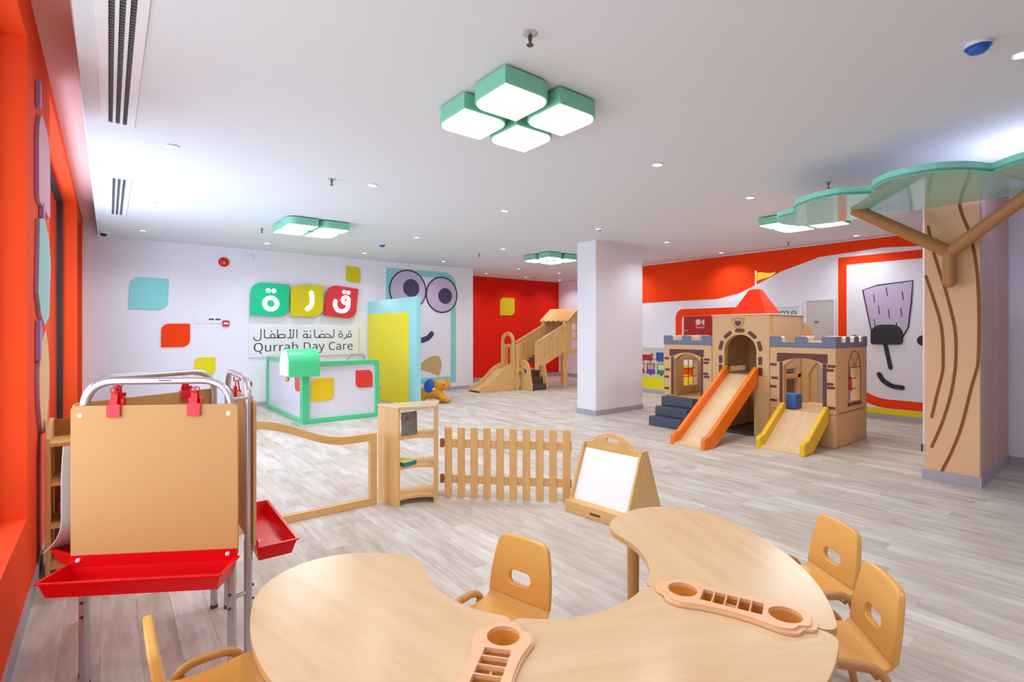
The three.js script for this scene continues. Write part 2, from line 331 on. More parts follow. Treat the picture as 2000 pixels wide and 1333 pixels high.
const sprinklerProto = new THREE.Group();
mesh('escutcheon', new THREE.LatheGeometry([[0.012, -0.012], [0.03, -0.01], [0.042, 0]].map(([x, y]) => new THREE.Vector2(x, y)), 20), mat.steel, sprinklerProto);
mesh('body', [cyl(0.012, 0.01, 0.028, 0, -0.018, 0, 10)], mat.darkMetal, sprinklerProto);
mesh('frame', [bar([0.011, -0.028, 0], [0.004, -0.062, 0], 0.0025, 6), bar([-0.011, -0.028, 0], [-0.004, -0.062, 0], 0.0025, 6)], mat.darkMetal, sprinklerProto);
mesh('bulb', cyl(0.0035, 0.0035, 0.03, 0, -0.046, 0, 8), mat.redPlastic, sprinklerProto);
mesh('deflector', cyl(0.019, 0.019, 0.003, 0, -0.064, 0, 16), mat.darkMetal, sprinklerProto);
for (const [u, w, label] of [[1.77, 2.09, 'chrome sprinkler head nearest the camera, in front of the large petal lamp'], [1.84, 5.39, 'sprinkler head between the large petal lamp and the desk lamp'], [1.88, 8.69, 'sprinkler head just left of the petal lamp over the desk'],
  [6.03, 8.75, 'sprinkler head left of the small petal lamp by the pillar'], [6.06, 5.46, 'sprinkler head beside a downlight above the white pillar corner'], [6.06, 2.21, 'sprinkler head above the edge of the tree canopy'], [9.59, 4.15, 'sprinkler head in front of the red band of the right wall'], [9.9, 11.5, 'sprinkler head in the red alcove ceiling']]) {
  const t = thing('sprinkler_head', label, 'sprinkler', [u, H, w], 0, 'ceiling sprinkler heads');
  for (const c of sprinklerProto.children) t.add(c.clone());
}
const det = thing('smoke_detector', 'smoke detector under a blue dust cap, on the near right ceiling', 'smoke detector', [3.78, H, 0.63]);
mesh('base', cyl(0.055, 0.06, 0.02, 0, -0.01, 0, 28), mat.white, det);
mesh('rim', new THREE.TorusGeometry(0.052, 0.008, 8, 28).rotateX(Math.PI / 2).translate(0, -0.02, 0), mat.blue, det);
mesh('dust_cap', new THREE.LatheGeometry([[0.0, -0.055], [0.034, -0.052], [0.046, -0.042], [0.046, -0.03]].map(([x, y]) => new THREE.Vector2(x, y)), 28), mat.blue, det);
copy(det, 'smoke detector under a blue dust cap, right of the petal lamp over the desk', [3.95, H, 8.87]);
// linear air vents
function vent(u0, u1, w0, w1, label) {
  const t = thing('slot_air_vent', label, 'air vent', [(u0 + u1) / 2, H, (w0 + w1) / 2], 0, 'three-slot ceiling air vents'), hw = (u1 - u0) / 2, hl = (w1 - w0) / 2, sl = 0.026, pitch = 0.043;
  const s = poly([[-hw - 0.02, -hl - 0.03], [hw + 0.02, -hl - 0.03], [hw + 0.02, hl + 0.03], [-hw - 0.02, hl + 0.03]]);
  for (const k of [-1, 0, 1]) s.holes.push(rrect(k * pitch - sl / 2, -hl + 0.02, k * pitch + sl / 2, hl - 0.02, 0, THREE.Path));
  mesh('flange', flatUp(s, -0.008, 0.002), mat.white, t);
  mesh('duct_box', [span(-hw, hw, 0.148, 0.152, -hl, hl), span(-hw, -hw + 0.004, 0.003, 0.148, -hl, hl), span(hw - 0.004, hw, 0.003, 0.148, -hl, hl), span(-hw, hw, 0.003, 0.148, -hl, -hl + 0.004), span(-hw, hw, 0.003, 0.148, hl - 0.004, hl)], mat.duct || (mat.duct = M('#9b9ba1', 0.6)), t);
  const n = Math.floor((w1 - w0) / 0.032), list = [];
  for (const k of [-1, 0, 1]) for (let i = 0; i < n; i++) list.push(box(sl, 0.014, 0.006, k * pitch, 0.008, -hl + 0.03 + i * 0.032));
  mesh('blades', list, mat.bladeGrey || (mat.bladeGrey = M('#8b8a90', 0.5)), t).userData.kind = 'stuff';
}
vent(-0.028, 0.138, 2.36, 4.96, 'long three-slot air vent in the ceiling at the top left corner');
vent(0.008, 0.172, 6.71, 8.89, 'shorter-looking three-slot air vent further along the orange wall');
const cam = thing('security_camera', 'small white dome camera under the ceiling in the far left corner', 'camera', [-0.06, H, 10.55]);
mesh('mount', cyl(0.06, 0.06, 0.03, 0, -0.015, 0, 24), mat.white, cam);
mesh('dome', new THREE.SphereGeometry(0.045, 20, 10, 0, Math.PI * 2, Math.PI / 2, Math.PI / 2).translate(0, -0.03, 0), mat.dark, cam);

// ------------------------------------------------------------------ sign wall
function wallLeaf(name, m, u0, u1, y0, y1, r, flip, label, group, tilt = 0, depth = 0.02) {
  const t = solo(name, extr(leaf(-(u1 - u0) / 2, -(y1 - y0) / 2, (u1 - u0) / 2, (y1 - y0) / 2, r, flip), depth, 0.003).rotateZ(tilt).translate((u0 + u1) / 2, (y0 + y1) / 2, -WS), m, label, 'wall panel', group);
  return t;
}
wallLeaf('leaf_panel', mat.cyan, 0.28, 0.84, 1.87, 2.43, 0.16, false, 'pale cyan leaf-shaped panel, leftmost on the sign wall', 'leaf panels on the sign wall', -0.03);
wallLeaf('leaf_panel', mat.leafOrange, 0.735, 1.175, 1.2, 1.625, 0.13, false, 'orange leaf-shaped panel on the sign wall below the cyan one', 'leaf panels on the sign wall');
wallLeaf('leaf_panel', mat.yellow, 1.24, 1.58, 0.67, 1.0, 0.1, false, 'yellow leaf-shaped panel seen just above the easel rails', 'leaf panels on the sign wall');
wallLeaf('leaf_panel', mat.mustard, 4.08, 4.4, 2.56, 2.91, 0.1, true, 'small yellow leaf-shaped panel above the lit red letter tile', 'leaf panels on the sign wall', -0.04);
function letterTile(m, u0, u1, y0, y1, tilt, label, strokes, dots) {
  const t = thing('letter_tile', label, 'sign', [(u0 + u1) / 2, (y0 + y1) / 2, WS - 0.003], 0, 'lit letter tiles of the sign'), hw = (u1 - u0) / 2, hh = (y1 - y0) / 2;
  mesh('tile', extr(leaf(-hw, -hh, hw, hh, 0.2, false), 0.06, 0.004).translate(0, 0, 0.05).rotateZ(tilt), m, t);
  mesh('standoff', box(0.2, 0.2, 0.05, 0, 0, 0.025), mat.white, t);
  mesh('glyph', strokes.map((s) => extr(Array.isArray(s) ? ribbon(s, 0.085) : s, 0.014).translate(0, 0, 0.106).rotateZ(tilt)), mat.letter, t);
  for (const [x, y] of dots) mesh('glyph_dot', extr(circle(x, y, 0.042), 0.014).translate(0, 0, 0.106).rotateZ(tilt), mat.letter, t);
}
letterTile(mat.leafGreen, 2.17, 2.87, 1.79, 2.44, -0.03, 'green leaf-shaped letter tile with a glowing white ة', [ring(0.01, -0.08, 0.075, 0.155)], [[-0.045, 0.175], [0.06, 0.175]]);
letterTile(mat.mustard, 2.905, 3.555, 1.79, 2.44, 0.0, 'yellow leaf-shaped letter tile with a glowing white ر', [[[0.08, 0.17], [0.095, 0.03], [0.07, -0.1], [0.0, -0.17]]], []);
letterTile(mat.leafRed, 3.61, 4.29, 1.78, 2.45, -0.1, 'red leaf-shaped letter tile with a glowing white ق', [ring(0.08, 0.05, 0.03, 0.105), [[0.14, 0.02], [0.14, -0.1], [0.06, -0.19], [-0.08, -0.18], [-0.14, -0.08], [-0.14, 0.0]]], [[0.03, 0.22], [0.12, 0.22]]);
{
  const t = thing('name_board', 'thin white board with the day care name in Arabic and English', 'sign', [3.25, 0.97, WS - 0.003]);
  mesh('board', extr(rrect(-1.1, 0, 1.1, 0.61, 0.01), 0.03, 0.002), mat.white, t);
  const print = canvasMat(2048, 560, (g, W, Hh) => {
    g.fillStyle = '#f3f1f4'; g.fillRect(0, 0, W, Hh);
    const kx = 1980 / 1420, ky = 1.42, X = (x) => 30 + (x - 130) * kx, Y = (y) => 20 + (y - 930) * ky;
    g.strokeStyle = g.fillStyle = '#3a3944'; g.lineCap = g.lineJoin = 'round'; g.lineWidth = 19;
    const line = (...p) => { g.beginPath(); g.moveTo(X(p[0]), Y(p[1])); for (let i = 2; i < p.length; i += 2) g.lineTo(X(p[i]), Y(p[i + 1])); g.stroke(); };
    const curve = (...p) => { g.beginPath(); g.moveTo(X(p[0]), Y(p[1])); for (let i = 2; i < p.length; i += 4) g.quadraticCurveTo(X(p[i]), Y(p[i + 1]), X(p[i + 2]), Y(p[i + 3])); g.stroke(); };
    const loop = (x, y, rx, ry) => { g.beginPath(); g.ellipse(X(x), Y(y), rx * kx, ry * ky, 0, 0, 7); g.stroke(); };
    const dot = (x, y) => { g.beginPath(); g.arc(X(x), Y(y), 13, 0, 7); g.fill(); };
    // qaf, reh, teh marbuta
    loop(1495, 1030, 26, 28); curve(1521, 1030, 1521, 1058, 1495, 1058); line(1500, 1058, 1442, 1058); dot(1483, 968); dot(1508, 968);
    curve(1440, 1018, 1447, 1075, 1400, 1080); loop(1352, 1030, 29, 29); dot(1338, 968); dot(1364, 968);
    // lam, hah, dad, alef, noon, teh marbuta
    curve(1250, 945, 1250, 1000, 1250, 1035, 1250, 1060, 1225, 1060); line(1225, 1060, 985, 1060); curve(1130, 1008, 1180, 1000, 1215, 1060);
    loop(1078, 1036, 40, 24); line(1028, 1028, 1028, 1058); dot(1068, 968); curve(990, 1060, 965, 1060, 965, 1030); line(965, 1030, 965, 945);
    line(905, 1018, 905, 1060); line(905, 1060, 830, 1060); dot(905, 968); loop(832, 1034, 30, 27); line(862, 1010, 862, 1050); dot(820, 968); dot(846, 968);
    // alef, lam-alef with hamza, tah, feh, alef, lam
    line(712, 945, 712, 1060); line(664, 945, 664, 1045); curve(664, 1045, 660, 1062, 640, 1062); line(645, 1062, 582, 1062); line(622, 982, 622, 1060); loop(620, 955, 8, 8);
    loop(508, 1036, 46, 24); line(450, 945, 450, 1058); line(545, 1060, 290, 1060); loop(385, 1034, 30, 27); dot(365, 968); curve(300, 1060, 278, 1060, 278, 1030); line(278, 1030, 278, 945);
    line(232, 945, 232, 1045); curve(232, 1045, 232, 1095, 186, 1095, 142, 1095, 142, 1048);
    g.font = '236px sans-serif'; const s = 1980 / g.measureText('Qurrah Day Care').width; g.save(); g.translate(30, 470); g.scale(s, 1); g.fillText('Qurrah Day Care', 0, 0); g.restore();
  });
  mesh('print', new THREE.PlaneGeometry(2.08, 0.57).translate(-0.02, 0.305, 0.0312), print, t);
}
{
  const t = thing('fire_alarm_sounder', 'round red fire alarm sounder high on the sign wall', 'alarm', [1.72, 2.8, WS]);
  mesh('base', cyl(0.1, 0.1, 0.03, 0, 0, 0, 32).rotateX(Math.PI / 2).translate(0, 0, 0.015), mat.white, t);
  mesh('body', new THREE.LatheGeometry([[0, 0.075], [0.05, 0.07], [0.085, 0.05], [0.092, 0.03]].map(([x, y]) => new THREE.Vector2(x, y)), 32).rotateX(Math.PI / 2), mat.redPlastic, t);
  mesh('lens', new THREE.SphereGeometry(0.025, 14, 8).translate(0, -0.02, 0.07), mat.pink, t);
  const th = thing('thermostat', 'pale twin thermostat plate with dark displays, left of the letter tiles', 'thermostat', [1.57, 1.7, WS]);
  mesh('plate', extr(rrect(-0.12, -0.06, 0.12, 0.07, 0.01), 0.02, 0.003), mat.white, th);
  mesh('display', box(0.085, 0.03, 0.004, -0.055, 0.01, 0.021), mat.slate, th); mesh('display', box(0.085, 0.03, 0.004, 0.055, 0.01, 0.021), mat.slate, th);
  const cp = thing('manual_call_point', 'small red fire call point below the thermostat', 'call point', [1.755, 1.635, WS]);
  mesh('housing', extr(rrect(-0.055, -0.055, 0.055, 0.055, 0.01), 0.04, 0.004), mat.redPlastic, cp);
  mesh('window', box(0.075, 0.04, 0.004, 0, 0, 0.041), mat.white, cp);
  const sw = thing('light_switch', 'white light switch plate left of the thermostat', 'switch', [1.32, 1.72, WS]);
  mesh('plate', extr(rrect(-0.09, -0.09, 0.09, 0.09, 0.01), 0.014, 0.003), mat.white, sw);
  for (const [x, y] of [[-0.04, 0.035], [0.04, 0.035], [-0.04, -0.035], [0.04, -0.035]]) mesh('rocker', box(0.06, 0.055, 0.006, x, y, 0.015, 0.002), mat.white, sw);
  solo('motion_sensor', extr(rrect(2.12, 2.89, 2.24, 2.99, 0.02), 0.03, 0.004).translate(0, 0, -WS), mat.white, 'small white sensor box high on the sign wall', 'sensor');
}
// mural face with two big eyes
{
  const frame = leaf(5.02, 0.2, 6.9, 2.95, 0.34, true); frame.holes.push(leaf(5.17, 0.35, 6.75, 2.8, 0.24, true, THREE.Path));
  const f = thing('mural_face', 'painted mural face with big eyes and a cyan outline on the sign wall', 'mural', [0, 0, WS]);
  f.position.set(0, 0, -WS + 0.003);
  mesh('outline', extr(frame, 0.004), mat.cyanDeep, f);
  for (const [x, y, r, px, py] of [[5.57, 2.455, 0.485, 5.65, 2.51], [6.49, 2.385, 0.45, 6.58, 2.36]]) {
    const e = mesh('eye', extr(circle(x, y, r), 0.008, 0, 24), mat.lilac, f);
    mesh('eye_ring', extr(ring(x, y, r - 0.03, r), 0.011, 0, 24), mat.ink, e);
    mesh('pupil', extr(circle(px, py, r * 0.44), 0.012, 0, 20), mat.pupil, e);
  }
  mesh('mouth', extr(ribbon([[5.45, 1.42], [5.8, 1.26], [6.1, 1.32], [6.2, 1.42]], 0.13), 0.006), mat.pupil, f);
  const ns = new THREE.Shape(); ns.moveTo(5.85, 0.66); ns.quadraticCurveTo(6.25, 0.98, 6.42, 0.84); ns.quadraticCurveTo(6.55, 0.66, 6.4, 0.38); ns.quadraticCurveTo(6.15, 0.5, 5.85, 0.58);
  mesh('cheek', extr(ns, 0.006), mat.tan, f);
}
// red alcove panel
solo('leaf_panel', extr(leaf(9.3, 1.96, 9.86, 2.5, 0.15, false), 0.02, 0.003).translate(0, 0, -WX), mat.mustard, 'yellow leaf-shaped panel on the red alcove wall', 'wall panel', 'leaf panels on the red wall');

// ------------------------------------------------------------------ right wall mural (local x = -w, z = out of the wall)
const onRight = (g) => g.rotateY(-Math.PI / 2).translate(UR - 0.003, 0, 0);
solo('red_wall_band', onRight(extr(poly([[-8.25, 3.07], [-8.25, 2.17], [-5.9, 2.18], [-5.4, 2.28], [-4.56, 2.65], [-3.89, 2.85], [-2.9, 2.9], [-1.9, 2.82], [-1.3, 2.82], [-1.3, 3.07]]), 0.004)), mat.leafOrange, 'wide red-orange painted band along the top of the right wall', 'mural');
{
  const s = rrect(-3.58, 0.2, -1.35, 2.8, [0.75, 0, 0.9, 0]); s.holes.push(rrect(-3.45, 0.345, -1.49, 2.665, [0.64, 0, 0.78, 0], THREE.Path));
  const f = new THREE.Group(); f.name = numbered('mural_face'); scene.add(f); f.position.set(UR - 0.003, 0, 0); f.rotation.y = -Math.PI / 2;
  f.userData = { label: 'line-drawn mural face with black nose inside a red outline on the right wall', category: 'mural' };
  mesh('outline', extr(s, 0.004, 0, 20), mat.leafOrange, f);
  const hat = poly([[-3.2, 2.2], [-2.98, 2.27], [-2.5, 2.31], [-2.52, 1.95], [-2.56, 1.55], [-2.64, 1.38], [-2.76, 1.28], [-3.04, 1.28]]);
  const hair = mesh('hair', extr(hat, 0.006), mat.lilac, f);
  mesh('hair_outline', extr(ribbon([[-3.04, 1.3], [-3.2, 2.2], [-2.98, 2.27], [-2.5, 2.31], [-2.52, 1.95], [-2.56, 1.55], [-2.64, 1.38], [-2.76, 1.28]], 0.018, false), 0.009), mat.ink, f);
  for (const [x, y] of [[-3.04, 2.05], [-2.86, 2.15], [-2.64, 2.07], [-2.97, 1.85], [-2.83, 1.78], [-2.66, 1.8], [-3.03, 1.62], [-2.72, 1.56]]) mesh('hair_stroke', extr(ribbon([[x, y + 0.07], [x + 0.015, y - 0.07]], 0.012, false), 0.008), mat.ink, f);
  const nz = rrect(-3.08, 1.27, -2.63, 1.6, [0.03, 0.06, 0.16, 0.16]);
  mesh('nose', extr(nz, 0.03, 0.004), mat.ink, f);
  mesh('nose_bridge', extr(ribbon([[-2.87, 1.26], [-2.8, 0.88]], 0.06, false), 0.016), mat.ink, f);
  mesh('mouth', extr(ribbon([[-2.96, 0.76], [-2.9, 0.66], [-2.78, 0.58], [-2.64, 0.56]], 0.07), 0.02), mat.ink, f);
  mesh('eye', extr(circle(-2.36, 1.34, 0.085), 0.012), mat.ink, f); mesh('eye', extr(circle(-3.32, 1.34, 0.08), 0.012), mat.ink, f);
}
{
  const s = leaf(-6.92, 0.5, -5.35, 1.985, 0.2, false); s.holes.push(rrect(-6.76, 0.66, -5.5, 1.83, [0, 0.12, 0, 0.08], THREE.Path));
  solo('red_leaf_outline', onRight(extr(s, 0.004)), mat.leafOrange, 'red leaf outline painted around the dark red board behind the castle', 'mural');
  solo('yellow_wall_block', onRight(extr(poly([[-8.2, 0.1], [-6.3, 0.1], [-6.3, 0.72], [-8.2, 0.72]]), 0.003)), mat.yellow, 'yellow painted block low on the right wall beside the white pillar', 'mural');
  solo('yellow_wall_stripe', onRight(extr(poly([[-6.3, 0.095], [-1.3, 0.095], [-1.3, 0.19], [-6.3, 0.19]]), 0.003)), mat.yellow, 'yellow stripe painted just above the skirting of the right wall', 'mural');
  const tr = canvasMat(700, 512, (g) => {
    g.fillStyle = '#cfcfc6'; g.fillRect(0, 0, 700, 512);
    const wheel = (x, y) => { g.fillStyle = '#3a2230'; g.beginPath(); g.arc(x, y, 24, 0, 7); g.fill(); g.fillStyle = '#e8c07a'; g.beginPath(); g.arc(x, y, 11, 0, 7); g.fill(); };
    g.fillStyle = '#e9d5b8'; for (const x of [200, 260, 320]) { g.beginPath(); g.arc(x, 95, 34, 0, 7); g.fill(); }
    g.fillStyle = '#c8142c'; g.fillRect(130, 125, 270, 105); g.fillRect(370, 100, 40, 40); wheel(190, 232); wheel(350, 232); g.fillStyle = '#a03038'; g.fillRect(400, 195, 70, 12);
    g.fillStyle = '#2a55a8'; g.fillRect(470, 80, 150, 150); wheel(520, 232); wheel(590, 232);
    const cab = (x, a, b) => { g.fillStyle = a; g.fillRect(x, 275, 170, 190); g.fillStyle = b; g.fillRect(x + 20, 292, 130, 90); wheel(x + 85, 468); };
    cab(60, '#c8281e', '#f0d89a'); cab(275, '#6a3aa6', '#c9a86a'); cab(490, '#2f8f5c', '#e8d8b0'); g.fillStyle = '#8a3a5a'; g.fillRect(230, 430, 45, 12); g.fillRect(445, 430, 45, 12);
  });
  const p = thing('train_poster', 'printed poster of a toy train on the right wall beside the white pillar', 'poster', [UR, 0.39, 7.62], -Math.PI / 2);
  mesh('sheet', box(0.98, 0.7, 0.006, 0, 0.35, 0.006), mat.white, p); mesh('print', new THREE.PlaneGeometry(0.98, 0.7).translate(0, 0.35, 0.0095), tr, p);
  const lg = canvasMat(512, 512, (g) => {
    g.fillStyle = '#b40a12'; g.fillRect(0, 0, 512, 512); g.fillStyle = '#f0c3c4';
    g.fillRect(136, 50, 50, 78); g.fillRect(186, 80, 18, 16); g.fillRect(202, 66, 14, 46); g.fillRect(216, 52, 14, 84); g.fillRect(138, 128, 10, 18); g.fillRect(212, 122, 14, 18);
    g.fillStyle = '#e88088'; g.fillRect(138, 156, 92, 24); g.fillRect(12, 196, 8, 36); g.fillRect(34, 196, 8, 36); g.fillRect(16, 208, 22, 10);
  });
  const b = thing('red_notice_board', 'dark red board with a small white logo, behind the left castle tower', 'board', [UR, 1.05, 6.12], -Math.PI / 2);
  mesh('board', box(1.14, 0.77, 0.03, 0, 0.385, 0.02), mat.leafRed, b); mesh('print', new THREE.PlaneGeometry(1.14, 0.77).translate(0, 0.385, 0.0365), lg, b);
  const wl = canvasMat(1024, 256, (g) => { g.fillStyle = '#e2dbe6'; g.fillRect(0, 0, 1024, 256); g.fillStyle = '#2fa89a'; g.font = 'bold 215px sans-serif'; g.textAlign = 'center'; g.fillText('Welcome', 512, 200, 960); });
  const ws = thing('welcome_sign', 'white sign with teal lettering partly hidden by the castle roof', 'sign', [UR, 1.68, 4.76], -Math.PI / 2);
  mesh('board', extr(rrect(-0.58, 0, 0.58, 0.3, 0.06), 0.02, 0.002), mat.white, ws); mesh('print', new THREE.PlaneGeometry(1.06, 0.27).translate(0, 0.15, 0.0212), wl, ws);
  const d = struct('door_1', onRight(extr(poly([[-4.1, 0], [-3.64, 0], [-3.64, 2.05], [-4.1, 2.05]]), 0.02)), mat.door);
  mesh('door_handle', onRight(box(0.06, 0.025, 0.03, -3.93, 1.66, 0.03)), mat.darkMetal, d); mesh('door_frame', onRight(extr((() => { const a = poly([[-4.13, 0], [-3.61, 0], [-3.61, 2.08], [-4.13, 2.08]]); a.holes.push(poly([[-4.1, 0.001], [-3.64, 0.001], [-3.64, 2.05], [-4.1, 2.05]])); return a; })(), 0.03)), mat.white, d);
  const cs = new THREE.Shape(); cs.moveTo(-0.25, 0); cs.lineTo(0.2, 0); cs.lineTo(0.2, 0.9); cs.quadraticCurveTo(0.18, 1.5, 0.0, 1.64); cs.lineTo(-0.03, 1.62); cs.lineTo(-0.25, 1.0);
  const ob = thing('wooden_panel_toy', 'curved wooden panel standing behind the castle, in front of the cream door', 'toy', [9.6, 0, 3.86], -Math.PI / 2);
  mesh('panel', extr(cs, 0.04, 0.004), mat.beech, ob, 'y'); mesh('foot', box(0.5, 0.04, 0.3, 0, 0.02, 0), mat.beech, ob, 'x');
}

// ------------------------------------------------------------------ orange wall panels
{
  const f = thing('wall_shape_panel', '', 'wall panel');
  scene.remove(f); used['wall_shape_panel'] = 0;
  const make = (name, shape, m, label) => {
    const t = thing(name, label, 'wall panel', [UO, 0, 0], Math.PI / 2, 'shaped panels on the orange wall');
    mesh('backing', extr(shape, 0.016, 0.002).translate(0, 0, 0.001), mat.purple, t);
    mesh('face', extr(shape, 0.004).translate(0, 0, 0.017), m, t);
  };
  make('wall_shape_panel', rrect(4.07, 2.27, 4.8, 2.82, [0.05, 0.05, 0.22, 0.22]), mat.pink, 'pink rounded panel, uppermost on the orange wall');
  make('wall_shape_panel', poly([[4.04, 1.72], [4.12, 2.16], [4.4, 2.22], [4.72, 2.12], [4.84, 1.96], [4.74, 1.6], [4.44, 1.53], [4.18, 1.6]]), mat.mint, 'mint green angular panel, middle one on the orange wall');
  const e = new THREE.Shape(); e.moveTo(4.3, 0.86); e.quadraticCurveTo(3.95, 1.15, 4.2, 1.42); e.lineTo(4.5, 1.5); e.quadraticCurveTo(4.98, 1.2, 4.5, 0.84);
  make('wall_shape_panel', e, mat.sand, 'sand yellow rounded panel, lowest on the orange wall');
  const bars = [[4.1, 2.83, 2.98, 'short lilac bar above the pink wall panel'], [4.3, 2.2, 2.3, 'short lilac bar between the pink and mint wall panels'], [4.1, 1.32, 1.56, 'lilac bar between the mint and sand wall panels']];
  for (const [w, y0, y1, label] of bars) solo('wall_bar', slab(UO + 0.001, UO + 0.025, y0, y1, w, w + 0.08, 0.004), mat.purple, label, 'wall panel', 'shaped panels on the orange wall');
}

// ------------------------------------------------------------------ tree pillar
{
  const t = thing('tree_pillar', 'pillar clad as a brown tree trunk with branches and a cloud-shaped teal canopy', 'tree', [7.13, 0, 1.28]);
  const L = (g) => g.translate(-7.13, 0, 1.28);
  mesh('trunk', L(slab(6.5, 7.94, 0.1, H, 1.07, 1.49)), mat.trunk, t);
  mesh('plinth', L(slab(6.485, 7.945, 0, 0.1, 1.055, 1.505)), mat.base, t);
  const face = (pts, wd) => L(extr(ribbon(pts.map(([w, y]) => [-w, y]), wd), 0.004).rotateY(-Math.PI / 2).translate(6.5, 0, 0));
  for (const pts of [[[1.225, 3.07], [1.214, 2.7], [1.135, 2.4], [1.085, 2.0], [1.082, 1.2], [1.09, 1.14], [1.128, 0.967], [1.207, 0.553], [1.288, 0.276], [1.35, 0.11]],
    [[1.46, 2.55], [1.42, 2.3], [1.315, 1.86], [1.25, 1.49], [1.246, 1.2], [1.256, 1.07], [1.28, 0.89], [1.346, 0.596], [1.432, 0.33]],
    [[1.478, 2.05], [1.431, 1.87], [1.357, 1.545], [1.342, 1.22], [1.346, 1.1], [1.388, 0.87], [1.432, 0.63]]]) mesh('grain_line', face(pts, 0.024), mat.bark, t);
  // pale grain boards on the side that faces the camera's right
  for (let i = 0; i < 7; i++) { const u = 6.6 + i * 0.2; mesh('side_board', L(slab(u - 0.09, u + 0.1, 0.1, H, 1.062, 1.072, 0.003)), i % 3 ? mat.trunkPale : mat.pinkWood || (mat.pinkWood = M('#d8b3ac', 0.6)), t); }
  const B = [6.38, 2.26, 1.27];
  const P = (u, y, w) => [u - 7.13, y, -w + 1.28];
  mesh('bracket', [bar(P(6.5, 1.99, 1.27), P(6.36, 1.99, 1.27), 0.03, 16), bar(P(6.38, 1.97, 1.27), P(6.38, 2.3, 1.27), 0.056, 20), new THREE.SphereGeometry(0.056, 18, 10).translate(...P(6.38, 1.97, 1.27))], mat.branch, t);
  mesh('branch', bar(P(6.38, 2.26, 1.27), P(5.98, 2.74, 1.95), 0.06, 20, 0.056), mat.branch, t);
  mesh('branch', bar(P(6.38, 2.26, 1.27), P(6.0, 2.74, 0.55), 0.06, 20, 0.056), mat.branch, t);
  const lobes = [[[6.45, 2.3], [6.42, 2.52], [6.3, 2.65], [6.02, 2.70], [5.76, 2.6], [5.66, 2.38]], [[5.66, 2.38], [5.4, 2.28], [5.22, 2.06], [5.19, 1.82], [5.36, 1.61]], [[5.36, 1.61], [5.15, 1.53], [4.99, 1.36], [4.99, 1.1], [5.13, 0.93], [5.36, 0.81]], [[5.36, 0.81], [5.2, 0.62], [5.16, 0.4], [5.3, 0.15], [5.5, 0.08]], [[5.5, 0.08], [5.6, -0.2], [5.95, -0.35], [6.3, -0.2], [6.45, 0.1]]];
  const out = [[6.47, 0.1], [6.47, 2.3]];
  lobes.forEach((l) => { const c = new THREE.CatmullRomCurve3(l.map(([a, b]) => V(a, b, 0)), false, 'centripetal').getPoints(16); c.slice(1).forEach((p) => out.push([p.x, p.y])); });
  const s = poly(out.slice(1));
  mesh('canopy_panel', L(flatUp(s, 2.727, 2.747)), mat.canopy, t);
  mesh('canopy_top', L(flatUp(s, 2.7475, 2.7505)), mat.white, t);
  const rim = [];
  const edge = out.slice(1); const inner = edge.map(([a, b], i) => { const p = edge[Math.max(i - 1, 0)], q = edge[Math.min(i + 1, edge.length - 1)], l = Math.hypot(q[0] - p[0], q[1] - p[1]) || 1; return [a + (q[1] - p[1]) / l * -0.014, b + (q[0] - p[0]) / l * 0.014]; });
  const rs = poly([...edge, ...inner.reverse()]);
  mesh('canopy_rim', L(flatUp(rs, 2.725, 2.795)), mat.teal, t);
  // cool light strip lying on the canopy, hidden behind the rim from below
  const st = mesh('light_strip', L(slab(6.3, 6.36, 2.751, 2.765, -0.1, 0.75)), mat.glow, t);
  areaLight('canopy_light', new THREE.Color(0.36, 0.5, 1.0), 24, 0.06, 0.85, [6.33 - 7.13, 2.772, -0.32 + 1.28], [0, 1, 0], t).rotation.set(Math.PI / 2, 0, 0);
}

